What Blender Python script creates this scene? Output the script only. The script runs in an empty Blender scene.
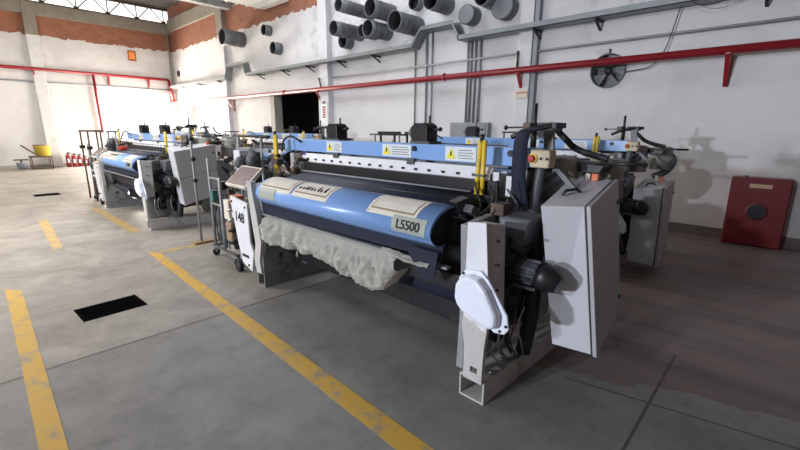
import bpy, bmesh, math, random
from mathutils import Vector, Matrix, noise
random.seed(7)
R = math.radians
SC = bpy.context.scene
COL = SC.collection

# ---------------------------------------------------------------- materials
def mat(name, col, rough=.5, metal=0, var=.0, scale=6, dirt=None, dirt_amt=0., bump=0., spec=.5):
    m = bpy.data.materials.new(name); m.use_nodes = True
    n = m.node_tree.nodes; l = m.node_tree.links; b = n['Principled BSDF']
    b.inputs['Base Color'].default_value = (*col, 1)
    b.inputs['Roughness'].default_value = rough
    b.inputs['Metallic'].default_value = metal
    b.inputs['Specular IOR Level'].default_value = spec
    if var or dirt:
        tc = n.new('ShaderNodeTexCoord')
        nz = n.new('ShaderNodeTexNoise'); nz.inputs['Scale'].default_value = scale; nz.inputs['Detail'].default_value = 6
        nz.inputs['Roughness'].default_value = .65
        l.new(tc.outputs['Object'], nz.inputs['Vector'])
        cr = n.new('ShaderNodeValToRGB')
        cr.color_ramp.elements[0].position = .3; cr.color_ramp.elements[1].position = .7
        cr.color_ramp.elements[0].color = (*[c*(1-var) for c in col], 1)
        cr.color_ramp.elements[1].color = (*[min(1, c*(1+var*.5)) for c in col], 1)
        l.new(nz.outputs['Fac'], cr.inputs['Fac']); out = cr.outputs['Color']
        if dirt:
            n2 = n.new('ShaderNodeTexNoise'); n2.inputs['Scale'].default_value = scale*.6; n2.inputs['Detail'].default_value = 8
            n2.inputs['Roughness'].default_value = .7
            l.new(tc.outputs['Object'], n2.inputs['Vector'])
            r2 = n.new('ShaderNodeValToRGB'); r2.color_ramp.elements[0].position = .62-dirt_amt*.3; r2.color_ramp.elements[1].position = .78-dirt_amt*.2
            l.new(n2.outputs['Fac'], r2.inputs['Fac'])
            mx = n.new('ShaderNodeMixRGB'); mx.inputs['Color2'].default_value = (*dirt, 1)
            l.new(r2.outputs['Color'], mx.inputs['Fac']); l.new(out, mx.inputs['Color1']); out = mx.outputs['Color']
        l.new(out, b.inputs['Base Color'])
        if bump:
            bp = n.new('ShaderNodeBump'); bp.inputs['Strength'].default_value = bump; bp.inputs['Distance'].default_value = .02
            l.new(nz.outputs['Fac'], bp.inputs['Height']); l.new(bp.outputs['Normal'], b.inputs['Normal'])
    return m

M = dict(
 white=mat('white_paint', (.74,.76,.80), .35, var=.06, scale=5, dirt=(.35,.32,.28), dirt_amt=.05),
 cover=mat('white_plastic', (.80,.84,.95), .3, var=.03),
 cream=mat('cream_paint', (.72,.68,.58), .45, var=.1, dirt=(.3,.24,.16), dirt_amt=.15),
 cab=mat('cabinet_paint', (.60,.61,.64), .45, var=.06, scale=3, dirt=(.33,.30,.26), dirt_amt=.0),
 door=mat('cabinet_door_paint', (.42,.41,.42), .45, var=.05, scale=3, dirt=(.30,.26,.22), dirt_amt=.03),
 blue=mat('light_blue_paint', (.235,.41,.76), .28, var=.06, scale=4, dirt=(.22,.28,.38), dirt_amt=.0),
 frame=mat('grey_cast_paint', (.29,.305,.31), .5, var=.2, scale=5, dirt=(.07,.06,.05), dirt_amt=.3),
 pit=mat('pit_black', (.006,.006,.006), 1, spec=0),
 castfoot=mat('grey_foot_paint', (.26,.265,.26), .5, var=.15, scale=6, dirt=(.12,.10,.09), dirt_amt=.2),
 foot=mat('foot_paint', (.52,.51,.49), .5, var=.12, scale=6, dirt=(.2,.17,.14), dirt_amt=.2),
 dark=mat('dark_metal', (.035,.035,.038), .45, .5, var=.3, scale=12, dirt=(.10,.075,.05), dirt_amt=.2),
 black=mat('black_plastic', (.016,.016,.018), .4, var=.2),
 rubber=mat('rubber_hose', (.025,.026,.028), .6, var=.2),
 grey=mat('dark_grey_metal', (.12,.125,.13), .5, .3, var=.25, scale=8, dirt=(.06,.05,.04), dirt_amt=.2),
 hose=mat('grey_hose', (.09,.10,.11), .5, var=.2, scale=14),
 steel=mat('bare_steel', (.5,.5,.5), .3, .9, var=.25, scale=10),
 rust=mat('oily_brown_metal', (.13,.085,.06), .55, .3, var=.4, scale=14, dirt=(.03,.025,.02), dirt_amt=.4),
 navy=mat('navy_fabric', (.014,.019,.040), .85, var=.25, scale=30),
 fabric=mat('navy_web', (.028,.036,.070), .7, var=.2, scale=20),
 yellow=mat('yellow_paint', (.80,.58,.05), .4, var=.12, scale=12, dirt=(.3,.2,.04), dirt_amt=.1),
 warn=mat('warning_yellow', (.85,.75,.05), .5),
 sticker=mat('label_paper', (.72,.76,.78), .5, var=.06),
 ink=mat('black_ink', (.012,.012,.012), .5),
 tag=mat('pale_green_tag', (.38,.42,.36), .5, var=.1),
 red=mat('red_paint', (.29,.014,.022), .4, var=.12, scale=5, dirt=(.15,.02,.02), dirt_amt=.05),
 redhot=mat('red_plastic', (.40,.035,.02), .5),
 orange=mat('orange_plastic', (.75,.17,.05), .5),
 screen=mat('control_screen', (.24,.19,.19), .25, var=.15, scale=4),
 steelgrey=mat('galvanised', (.30,.32,.33), .45, .35, var=.2, scale=5, dirt=(.2,.18,.15), dirt_amt=.1),
 duct=mat('duct_sheet', (.20,.215,.23), .5, .3, var=.2, scale=4),
 ductin=mat('duct_inside', (.012,.012,.013), .8, var=.2),  # near-black: shade inside the duct mouths put into the colour
 silver=mat('bright_sheet_metal', (.80,.80,.79), .4, .0, var=.15, scale=3),  # base whitened so the roof duct looks lit from above
 conduit=mat('conduit_grey', (.27,.29,.31), .5, .2, var=.15),
 tray=mat('cable_tray_grey', (.24,.27,.28), .5, .2, var=.15, scale=3),
 concrete=mat('raw_concrete', (.27,.245,.205), .85, var=.2, scale=3, dirt=(.18,.15,.12), dirt_amt=.2, bump=.2),
 pillar=mat('whitewashed_concrete', (.66,.66,.67), .85, var=.08, scale=3, dirt=(.45,.43,.42), dirt_amt=.1),
 tub=mat('yellow_plastic', (.75,.56,.09), .5, var=.1),
 brown=mat('cardboard', (.30,.22,.14), .8, var=.1),
 browndark=mat('dark_brown_steel', (.10,.06,.04), .6, .2, var=.2),
 roof=mat('corrugated_sheet', (.20,.18,.17), .6, .2, var=.2, scale=3),
 olive=mat('olive_grey_paint',(.36,.36,.33),.5,var=.2,scale=8,dirt=(.09,.08,.06),dirt_amt=.2),
 purple=mat('purple_plastic', (.12,.07,.22), .4),
)
def plastic_sheet():
    m = bpy.data.materials.new('crumpled_film'); m.use_nodes = True
    n = m.node_tree.nodes; l = m.node_tree.links; n.clear()
    o = n.new('ShaderNodeOutputMaterial'); a = n.new('ShaderNodeBsdfPrincipled')
    a.inputs['Base Color'].default_value = (.80,.78,.70,1); a.inputs['Roughness'].default_value = .18
    t = n.new('ShaderNodeBsdfTranslucent'); t.inputs['Color'].default_value = (.7,.66,.55,1)
    tr = n.new('ShaderNodeBsdfTransparent')
    m1 = n.new('ShaderNodeMixShader'); m1.inputs[0].default_value = .3
    m2 = n.new('ShaderNodeMixShader'); m2.inputs[0].default_value = .24
    l.new(a.outputs[0], m1.inputs[1]); l.new(t.outputs[0], m1.inputs[2])
    l.new(m1.outputs[0], m2.inputs[1]); l.new(tr.outputs[0], m2.inputs[2]); l.new(m2.outputs[0], o.inputs[0])
    nz = n.new('ShaderNodeTexNoise'); nz.inputs['Scale'].default_value = 22; nz.inputs['Detail'].default_value = 5
    nz.inputs['Distortion'].default_value = 2.5
    bp = n.new('ShaderNodeBump'); bp.inputs['Strength'].default_value = .5; bp.inputs['Distance'].default_value = .03
    l.new(nz.outputs[0], bp.inputs['Height']); l.new(bp.outputs[0], a.inputs['Normal'])
    return m
M['film'] = plastic_sheet()

def wall_mat(name, brick_top):
    m = bpy.data.materials.new(name); m.use_nodes = True
    n = m.node_tree.nodes; l = m.node_tree.links; b = n['Principled BSDF']; b.inputs['Roughness'].default_value = .85
    g = n.new('ShaderNodeNewGeometry'); sp = n.new('ShaderNodeSeparateXYZ'); l.new(g.outputs['Position'], sp.inputs[0])
    # whitewash
    n1 = n.new('ShaderNodeTexNoise'); n1.inputs['Scale'].default_value = .9; n1.inputs['Detail'].default_value = 8; n1.inputs['Roughness'].default_value = .62
    l.new(g.outputs['Position'], n1.inputs['Vector'])
    c1 = n.new('ShaderNodeValToRGB'); e = c1.color_ramp.elements
    e[0].position = .34; e[0].color = (.60,.59,.59,1); e[1].position = .6; e[1].color = (.69,.69,.69,1)
    l.new(n1.outputs['Fac'], c1.inputs['Fac'])
    # blotchy peeling: more in the upper part of the wall
    n2 = n.new('ShaderNodeTexNoise'); n2.inputs['Scale'].default_value = 2.2; n2.inputs['Detail'].default_value = 10; n2.inputs['Roughness'].default_value = .7
    n2.inputs['Distortion'].default_value = .4
    l.new(g.outputs['Position'], n2.inputs['Vector'])
    mr = n.new('ShaderNodeMapRange'); mr.inputs['From Min'].default_value = 2.2; mr.inputs['From Max'].default_value = 5.0
    mr.inputs['To Min'].default_value = -.12; mr.inputs['To Max'].default_value = .10
    l.new(sp.outputs['Z'], mr.inputs['Value'])
    ad = n.new('ShaderNodeMath'); ad.operation = 'ADD'; l.new(n2.outputs['Fac'], ad.inputs[0]); l.new(mr.outputs[0], ad.inputs[1])
    c2 = n.new('ShaderNodeValToRGB'); c2.color_ramp.elements[0].position = .56; c2.color_ramp.elements[1].position = .68
    l.new(ad.outputs[0], c2.inputs['Fac'])
    mx = n.new('ShaderNodeMixRGB'); mx.inputs['Color2'].default_value = (.42,.405,.40,1)
    mrx = n.new('ShaderNodeMapRange'); mrx.inputs['From Min'].default_value = -12.5; mrx.inputs['From Max'].default_value = -9.5; mrx.inputs['To Min'].default_value = .22; mrx.inputs['To Max'].default_value = 1
    l.new(sp.outputs['X'], mrx.inputs['Value']); mm = n.new('ShaderNodeMath'); mm.operation = 'MULTIPLY'; l.new(c2.outputs[0], mm.inputs[0]); l.new(mrx.outputs[0], mm.inputs[1]); l.new(mm.outputs[0], mx.inputs['Fac']); l.new(c1.outputs[0], mx.inputs['Color1'])
    # brick
    cx = n.new('ShaderNodeCombineXYZ')
    am = n.new('ShaderNodeMath'); am.operation = 'ADD'; l.new(sp.outputs['X'], am.inputs[0]); l.new(sp.outputs['Y'], am.inputs[1])
    l.new(am.outputs[0], cx.inputs[0]); l.new(sp.outputs['Z'], cx.inputs[1])
    bk = n.new('ShaderNodeTexBrick'); bk.inputs['Scale'].default_value = 1; bk.inputs['Brick Width'].default_value = .30
    bk.inputs['Row Height'].default_value = .16; bk.inputs['Mortar Size'].default_value = .012
    bk.inputs['Color1'].default_value = (.33,.125,.07,1); bk.inputs['Color2'].default_value = (.25,.10,.06,1); bk.inputs['Mortar'].default_value = (.26,.14,.09,1)
    l.new(cx.outputs[0], bk.inputs['Vector'])
    # ragged edge of the whitewash
    n3 = n.new('ShaderNodeTexNoise'); n3.inputs['Scale'].default_value = 4; n3.inputs['Detail'].default_value = 5
    l.new(g.outputs['Position'], n3.inputs['Vector'])
    m3 = n.new('ShaderNodeMath'); m3.operation = 'MULTIPLY_ADD'; m3.inputs[1].default_value = .35; l.new(n3.outputs['Fac'], m3.inputs[0]); l.new(sp.outputs['Z'], m3.inputs[2])
    gt = n.new('ShaderNodeMath'); gt.operation = 'GREATER_THAN'; gt.inputs[1].default_value = brick_top; l.new(m3.outputs[0], gt.inputs[0])
    mb = n.new('ShaderNodeMixRGB'); l.new(gt.outputs[0], mb.inputs['Fac']); l.new(mx.outputs[0], mb.inputs['Color1']); l.new(bk.outputs['Color'], mb.inputs['Color2'])
    l.new(mb.outputs[0], b.inputs['Base Color'])
    bp = n.new('ShaderNodeBump'); bp.inputs['Strength'].default_value = .25; bp.inputs['Distance'].default_value = .03
    l.new(n2.outputs['Fac'], bp.inputs['Height']); l.new(bp.outputs[0], b.inputs['Normal'])
    return m
M['wall'] = wall_mat('whitewashed_wall', 5.38)

def floor_mat():
    m = bpy.data.materials.new('polished_concrete_floor'); m.use_nodes = True
    n = m.node_tree.nodes; l = m.node_tree.links; b = n['Principled BSDF']
    g = n.new('ShaderNodeNewGeometry'); sp = n.new('ShaderNodeSeparateXYZ'); l.new(g.outputs['Position'], sp.inputs[0])
    def nz(s, d=8, r=.62, dis=0.):
        k = n.new('ShaderNodeTexNoise'); k.inputs['Scale'].default_value = s; k.inputs['Detail'].default_value = d
        k.inputs['Roughness'].default_value = r; k.inputs['Distortion'].default_value = dis
        l.new(g.outputs['Position'], k.inputs['Vector']); return k
    def ramp(src, p0, c0, p1, c1):
        k = n.new('ShaderNodeValToRGB'); e = k.color_ramp.elements
        e[0].position = p0; e[0].color = c0; e[1].position = p1; e[1].color = c1; l.new(src, k.inputs['Fac']); return k.outputs['Color']
    def mth(op, a, b_=None, c=None):
        k = n.new('ShaderNodeMath'); k.operation = op
        for i, v in enumerate((a, b_, c)):
            if v is None: continue
            if isinstance(v, (int, float)): k.inputs[i].default_value = v
            else: l.new(v, k.inputs[i])
        return k.outputs[0]
    def mix(f, a, c):
        k = n.new('ShaderNodeMixRGB')
        for i, v in ((0, f), (1, a), (2, c)):
            if isinstance(v, tuple): k.inputs[i].default_value = v
            elif isinstance(v, float): k.inputs[i].default_value = v
            else: l.new(v, k.inputs[i])
        return k.outputs[0]
    X, Y = sp.outputs['X'], sp.outputs['Y']
    base = ramp(nz(2.2, 12, .72).outputs['Fac'], .34, (.165,.165,.16,1), .64, (.265,.262,.25,1))
    fine = ramp(nz(6, 12, .78, .6).outputs['Fac'], .52, (0,0,0,1), .66, (1,1,1,1))
    
    # warmer, lighter slabs of the left bay
    left = mth('LESS_THAN', X, -3.56)
    base = mix(mth('MULTIPLY', left, .9), base, ramp(nz(1.6, 12, .7, .5).outputs['Fac'], .33, (.19,.178,.16,1), .64, (.37,.345,.31,1)))
    base = mix(mth('MULTIPLY', fine, .38), base, (.11,.105,.10,1))
    # reddish brown worn coating in the right bay, also painting the loom's shadow
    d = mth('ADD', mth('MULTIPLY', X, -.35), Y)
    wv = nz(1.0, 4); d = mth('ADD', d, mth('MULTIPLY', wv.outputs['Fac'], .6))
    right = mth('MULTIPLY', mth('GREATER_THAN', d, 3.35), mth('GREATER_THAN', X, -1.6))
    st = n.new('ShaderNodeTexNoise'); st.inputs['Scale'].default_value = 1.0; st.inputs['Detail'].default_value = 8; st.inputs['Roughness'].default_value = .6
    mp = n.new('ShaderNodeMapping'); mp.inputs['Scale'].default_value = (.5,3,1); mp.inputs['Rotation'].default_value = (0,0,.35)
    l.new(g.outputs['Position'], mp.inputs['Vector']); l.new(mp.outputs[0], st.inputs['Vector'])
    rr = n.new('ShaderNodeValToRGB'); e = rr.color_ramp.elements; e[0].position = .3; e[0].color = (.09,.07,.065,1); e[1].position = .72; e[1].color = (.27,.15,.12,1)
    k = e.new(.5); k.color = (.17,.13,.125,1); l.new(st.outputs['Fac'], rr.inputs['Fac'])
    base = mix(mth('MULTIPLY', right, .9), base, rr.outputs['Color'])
    # slab joints
    def joint(v, pos, w):
        return mth('LESS_THAN', mth('ABSOLUTE', mth('SUBTRACT', v, pos)), w)
    j = joint(X, -3.56, .012)
    j = mth('MAXIMUM', j, mth('MULTIPLY', joint(X, -.41, .009), mth('LESS_THAN', Y, 3.5)))
    j = mth('MAXIMUM', j, mth('MULTIPLY', joint(mth('ADD', Y, mth('MULTIPLY', X, -.18)), 2.79, .007), mth('GREATER_THAN', X, -.9)))
    j = mth('MAXIMUM', j, joint(X, -18.75, .045))
    for q in (-8.6, -13.45): j = mth('MAXIMUM', j, mth('MULTIPLY', joint(X, q, .015), .6))
    base = mix(mth('MULTIPLY', j, .8), base, (.045,.04,.035,1))
    # oil spots
    vo = n.new('ShaderNodeTexVoronoi'); vo.inputs['Scale'].default_value = 1.6; l.new(g.outputs['Position'], vo.inputs['Vector'])
    sd = mth('ADD', vo.outputs['Distance'], mth('MULTIPLY', nz(7).outputs['Fac'], .25))
    spot = ramp(sd, .14, (1,1,1,1), .24, (0,0,0,1))
    base = mix(mth('MULTIPLY', spot, .5), base, (.08,.075,.07,1))
    l.new(base, b.inputs['Base Color'])
    rg = n.new('ShaderNodeMapRange'); rg.inputs['To Min'].default_value = .38; rg.inputs['To Max'].default_value = .7
    l.new(nz(2.0).outputs['Fac'], rg.inputs['Value']); l.new(rg.outputs[0], b.inputs['Roughness'])
    bp = n.new('ShaderNodeBump'); bp.inputs['Strength'].default_value = .08; bp.inputs['Distance'].default_value = .01
    l.new(nz(14).outputs['Fac'], bp.inputs['Height']); l.new(bp.outputs[0], b.inputs['Normal'])
    return m
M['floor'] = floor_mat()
M['dark_unseen'] = mat('dark_unseen_wall', (.16,.13,.11), .9, var=.3, scale=2)  # dark colour set so the unseen walls bounce less light

def line_mat(name, col, wear):
    m = bpy.data.materials.new(name); m.use_nodes = True
    n = m.node_tree.nodes; l = m.node_tree.links; b = n['Principled BSDF']; b.inputs['Roughness'].default_value = .5
    g = n.new('ShaderNodeNewGeometry')
    a = n.new('ShaderNodeTexNoise'); a.inputs['Scale'].default_value = 5; a.inputs['Detail'].default_value = 10; a.inputs['Roughness'].default_value = .75
    l.new(g.outputs['Position'], a.inputs['Vector'])
    r = n.new('ShaderNodeValToRGB'); e = r.color_ramp.elements
    e[0].position = wear; e[0].color = (.33,.27,.18,1); e[1].position = wear+.10; e[1].color = (*col, 1)
    l.new(a.outputs['Fac'], r.inputs['Fac']); l.new(r.outputs[0], b.inputs['Base Color'])
    return m
M['line'] = line_mat('yellow_floor_paint', (.58,.35,.045), .40)
M['lineworn'] = line_mat('worn_yellow_floor_paint', (.50,.33,.10), .44)

# ---------------------------------------------------------------- mesh helpers
class MB:
    """collects shapes, builds ONE mesh object"""
    def __init__(s): s.bm = bmesh.new(); s.mats = []; s.mi = 0
    def use(s, m):
        if m not in s.mats: s.mats.append(m)
        s.mi = s.mats.index(m); return s
    def _f(s, vs, smooth=False):
        try: f = s.bm.faces.new(vs)
        except ValueError: return None
        f.material_index = s.mi; f.smooth = smooth; return f
    def box(s, a, b, rot=None, piv=None):
        x0,y0,z0 = a; x1,y1,z1 = b
        P = [(x0,y0,z0),(x1,y0,z0),(x1,y1,z0),(x0,y1,z0),(x0,y0,z1),(x1,y0,z1),(x1,y1,z1),(x0,y1,z1)]
        return s.hexa(P, rot, piv)
    def hexa(s, P, rot=None, piv=None):
        P = [Vector(p) for p in P]
        if rot is not None:
            c = Vector(piv) if piv else sum(P, Vector())/8
            P = [rot @ (p-c) + c for p in P]
        v = [s.bm.verts.new(p) for p in P]
        for q in ((0,3,2,1),(4,5,6,7),(0,1,5,4),(1,2,6,5),(2,3,7,6),(3,0,4,7)): s._f([v[i] for i in q])
        return s
    def cyl(s, p, q, r, r2=None, n=16, caps=True):
        p = Vector(p); q = Vector(q); d = (q-p).normalized(); r2 = r if r2 is None else r2
        u = d.orthogonal().normalized(); w = d.cross(u)
        A = []; B = []
        for i in range(n):
            a = 2*math.pi*i/n; o = u*math.cos(a)+w*math.sin(a)
            A.append(s.bm.verts.new(p+o*r)); B.append(s.bm.verts.new(q+o*r2))
        for i in range(n):
            j = (i+1)%n; s._f((A[i],A[j],B[j],B[i]), True)
        if caps: s._f(A[::-1]); s._f(B)
        return s
    def pipe(s, p, q, r, t=.006, n=28):      # open tube with a wall
        p = Vector(p); q = Vector(q); d = (q-p).normalized(); u = d.orthogonal().normalized(); w = d.cross(u)
        rings = []
        for c, rr in ((p,r),(q,r),(q,r-t),(p,r-t)):
            rings.append([s.bm.verts.new(c+(u*math.cos(2*math.pi*i/n)+w*math.sin(2*math.pi*i/n))*rr) for i in range(n)])
        for k in range(4):
            A, B = rings[k], rings[(k+1)%4]
            for i in range(n): j = (i+1)%n; s._f((A[i],A[j],B[j],B[i]), k in (0,2))
        return s
    def tube(s, pts, r, n=8, closed=False):
        pts = [Vector(p) for p in pts]; rings = []; ref = None
        for i, p in enumerate(pts):
            a = pts[max(i-1,0)]; b = pts[min(i+1,len(pts)-1)]; d = (b-a).normalized()
            if ref is None: ref = d.orthogonal().normalized()
            u = (ref - d*ref.dot(d)).normalized(); ref = u; w = d.cross(u)
            rr = r[i] if isinstance(r, (list,tuple)) else r
            rings.append([s.bm.verts.new(p+(u*math.cos(2*math.pi*k/n)+w*math.sin(2*math.pi*k/n))*rr) for k in range(n)])
        for A, B in zip(rings, rings[1:]):
            for i in range(n): j = (i+1)%n; s._f((A[i],A[j],B[j],B[i]), True)
        s._f(rings[0][::-1]); s._f(rings[-1]); return s
    def prism(s, prof, axis, a, b, b_scale=None):
        """prof: 2D outline in the other two axes, extruded along axis from a to b"""
        def P(u, v, t): return {'x':(t,u,v),'y':(u,t,v),'z':(u,v,t)}[axis]
        A = [s.bm.verts.new(P(u,v,a)) for u,v in prof]
        if b_scale:
            cu = sum(p[0] for p in prof)/len(prof); cv = sum(p[1] for p in prof)/len(prof)
            B = [s.bm.verts.new(P(cu+(u-cu)*b_scale, cv+(v-cv)*b_scale, b)) for u,v in prof]
        else: B = [s.bm.verts.new(P(u,v,b)) for u,v in prof]
        n = len(prof)
        for i in range(n): j = (i+1)%n; s._f((A[i],A[j],B[j],B[i]))
        s._f(A[::-1]); s._f(B)
        return s
    def lathe(s, c, axis, prof, n=20):
        """prof: (radius, along) pairs, revolved round axis through c"""
        c = Vector(c); d = Vector(axis).normalized(); u = d.orthogonal().normalized(); w = d.cross(u); rings = []
        for r, t in prof:
            rings.append([s.bm.verts.new(c+d*t+(u*math.cos(2*math.pi*i/n)+w*math.sin(2*math.pi*i/n))*max(r,1e-4)) for i in range(n)])
        for A, B in zip(rings, rings[1:]):
            for i in range(n): j = (i+1)%n; s._f((A[i],A[j],B[j],B[i]), True)
        s._f(rings[0][::-1]); s._f(rings[-1]); return s
    def build(s, name, m=None, parent=None, bev=0, kind=None, label=None):
        bmesh.ops.recalc_face_normals(s.bm, faces=s.bm.faces)
        me = bpy.data.meshes.new(name); s.bm.to_mesh(me); s.bm.free()
        for q in ([m] if m and not s.mats else s.mats): me.materials.append(q)
        o = bpy.data.objects.new(name, me); COL.objects.link(o); o.parent = parent
        if bev:
            b = o.modifiers.new('bevel', 'BEVEL'); b.width = bev; b.segments = 2; b.limit_method = 'ANGLE'; b.angle_limit = R(40)
        if kind: o['kind'] = kind
        if label: o['label'] = label
        return o

def tag(o, label, cat, group=None):
    o['label'] = label; o['category'] = cat
    if group: o['group'] = group
    return o
def empty(name, loc=(0,0,0), rz=0):
    o = bpy.data.objects.new(name, None); COL.objects.link(o); o.location = loc; o.rotation_euler = (0,0,rz); o.empty_display_size = .1
    return o
def copy_tree(o, parent=None):
    c = o.copy(); COL.objects.link(c); c.parent = parent
    for ch in list(o.children): copy_tree(ch, c)
    return c
def text_mesh(name, body, size, origin, right, up, m, parent=None, depth=.0015):
    cu = bpy.data.curves.new('lettering', 'FONT'); cu.body = body; cu.size = size; cu.extrude = depth; cu.align_x = 'CENTER'; cu.align_y = 'CENTER'
    cu.offset = size*.018
    t = bpy.data.objects.new('lettering', cu); COL.objects.link(t)
    dg = bpy.context.evaluated_depsgraph_get()
    me = bpy.data.meshes.new_from_object(t.evaluated_get(dg)); bpy.data.objects.remove(t)
    r = Vector(right).normalized(); u = Vector(up).normalized(); w = r.cross(u)
    mtx = Matrix((( r.x,u.x,w.x,origin[0]),(r.y,u.y,w.y,origin[1]),(r.z,u.z,w.z,origin[2]),(0,0,0,1)))
    me.transform(mtx); me.materials.clear(); me.materials.append(m); me.name = name
    o = bpy.data.objects.new(name, me); COL.objects.link(o); o.parent = parent
    return o
def arc(cx, cy, r, a0, a1, n): return [(cx+r*math.cos(R(a0+(a1-a0)*i/n)), cy+r*math.sin(R(a0+(a1-a0)*i/n))) for i in range(n+1)]
def spline(P, n=6):
    P = [Vector(p) for p in P]; out = []
    for i in range(len(P)-1):
        a = P[max(i-1,0)]; b = P[i]; c = P[i+1]; d = P[min(i+2,len(P)-1)]
        for k in range(n):
            t = k/n; out.append(.5*((2*b)+(c-a)*t+(2*a-5*b+4*c-d)*t*t+(-a+3*b-3*c+d)*t**3))
    return out+[P[-1]]

# ---------------------------------------------------------------- the hall
XL, YW, XR, YF, ZC = -22.87, 8.09, 6.0, -12.0, 7.15
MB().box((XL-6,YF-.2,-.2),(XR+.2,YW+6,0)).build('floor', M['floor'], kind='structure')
# left wall: wide open gate near the corner, clerestory above 6.42
b = MB()
g0, g1, gz = 4.8, 7.75, 3.22
b.box((XL-.25,YF,0),(XL,g0,6.4)); b.box((XL-.25,g1,0),(XL,YW+.25,6.4)); b.box((XL-.25,g0,gz),(XL,g1,6.4))
b.build('wall_left', M['wall'], kind='structure')
# back wall: opening added to show an overexposed stretch white, dark doorway, fan hole
ox0, ox1, oz = -21.3, -17.5, 2.62
dx0, dx1, dz = -13.88, -11.08, 2.80
fx, fz, fr = -2.60, 2.665, .29
b = MB(); T = .3
def seg(x0,x1,z0,z1): b.box((x0,YW,z0),(x1,YW+T,z1))
seg(XL,ox0,0,ZC); seg(ox0,ox1,oz,ZC); seg(ox1,dx0,0,ZC); seg(dx0,dx1,dz,ZC); seg(dx1,fx-.3,0,ZC)
seg(fx-.3,fx+.3,0,fz-.3); seg(fx-.3,fx+.3,fz+.3,ZC); seg(fx+.3,XR,0,ZC)
# round fan hole: filler corners
N = 32
for i in range(N):
    a0 = 2*math.pi*i/N; a1 = 2*math.pi*(i+1)/N
    def sq(a):
        c, s_ = math.cos(a), math.sin(a); k = .3/max(abs(c),abs(s_)); return (fx+c*k, fz+s_*k)
    def ci(a): return (fx+math.cos(a)*fr, fz+math.sin(a)*fr)
    p = [ci(a0), sq(a0), sq(a1), ci(a1)]
    b.prism(p, 'y', YW, YW+T)
b.build('wall_back', M['wall'], kind='structure')
MB().box((XR,YF,0),(XR+.2,YW+T,ZC)).build('wall_right', M['dark_unseen'], kind='structure')
# wall behind the camera with two windows
b = MB()
def fseg(x0,x1,z0,z1): b.box((x0,YF-.2,z0),(x1,YF,z1))
fseg(XL,-5.4,0,ZC); fseg(-5.4,-4.4,0,2.3); fseg(-5.4,-4.4,3.3,ZC); fseg(-4.4,-3.9,0,ZC); fseg(-3.9,-2.9,0,5.1); fseg(-3.9,-2.9,6.1,ZC); fseg(-2.9,XR,0,ZC)
b.build('wall_front', M['dark_unseen'], kind='structure')
# roof: corrugated sheet
b = MB(); n = 180
for i in range(n):
    x0 = XL-.6+(XR+.8-XL)*i/n; x1 = XL-.6+(XR+.8-XL)*(i+1)/n; zz = ZC + (.035 if i%2 else 0)
    b.box((x0,YF-.2,zz),(x1,YW+T,zz+.04))
b.build('ceiling', M['roof'], kind='structure')
# dark room behind the doorway, its gloom put into near-black wall colour
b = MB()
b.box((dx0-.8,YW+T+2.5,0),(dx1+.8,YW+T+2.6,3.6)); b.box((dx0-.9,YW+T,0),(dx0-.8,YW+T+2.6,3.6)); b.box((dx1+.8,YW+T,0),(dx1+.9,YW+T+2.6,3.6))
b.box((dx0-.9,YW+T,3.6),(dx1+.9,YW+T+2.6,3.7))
b.build('wall_store', mat('unlit_wall', (.04,.035,.033), .9), kind='structure')
b = MB(); b.box((dx0-.05,YW-.03,0),(dx0+.22,YW+.28,dz)); b.build('trim_1', mat('door_post_paint', (.34,.35,.30), .7, var=.1), kind='structure')
# concrete beams and columns
b = MB(); b.box((XL,YF,5.96),(XL+.12,YW,6.42)); b.build('trim_2', M['concrete'], kind='structure', bev=.01)
b = MB(); b.box((XL+.12,YW-.12,6.08),(-11.9,YW,6.6)); b.build('trim_3', M['concrete'], kind='structure', bev=.01)
def column(nm, x0, x1, y0, y1, zsplit, ztop, low='pillar'):
    b = MB(); b.use(M[low]); b.box((x0,y0,0),(x1,y1,zsplit))
    if ztop > zsplit: b.use(M['concrete']); b.box((x0,y0,zsplit),(x1,y1,ztop))
    b.build(nm, None, kind='structure', bev=.012)
column('trim_4', XL, XL+.14, 2.72, 3.12, 5.2, 6.42)
column('trim_5', -17.45, -16.95, YW-.16, YW, 5.2, 6.42)
column('trim_6', -10.75, -10.35, YW-.18, YW, 5.6, ZC)
column('trim_7', -4.28, -4.00, YW-.14, YW, ZC-.1, ZC)
# lower buttress of the left column, leaning out at the foot
b = MB(); b.hexa([(XL,2.74,0),(XL+.32,2.74,0),(XL+.32,3.18,0),(XL,3.18,0),(XL,2.74,2.9),(XL+.15,2.74,2.9),(XL+.15,3.12,2.9),(XL,3.12,2.9)])
b.build('trim_8', M['pillar'], kind='structure', bev=.01)
# kerb at the foot of the left wall
MB().box((XL,YF,0),(XL+.05,g0,.12)).build('baseboard_left', mat('grey_skirting', (.42,.40,.37), .8, var=.1), kind='structure')
MB().box((-10.3,YW-.015,0),(XR,YW,.16)).build('baseboard_back', mat('dark_skirting', (.17,.14,.14), .7, var=.2), kind='structure')

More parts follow.
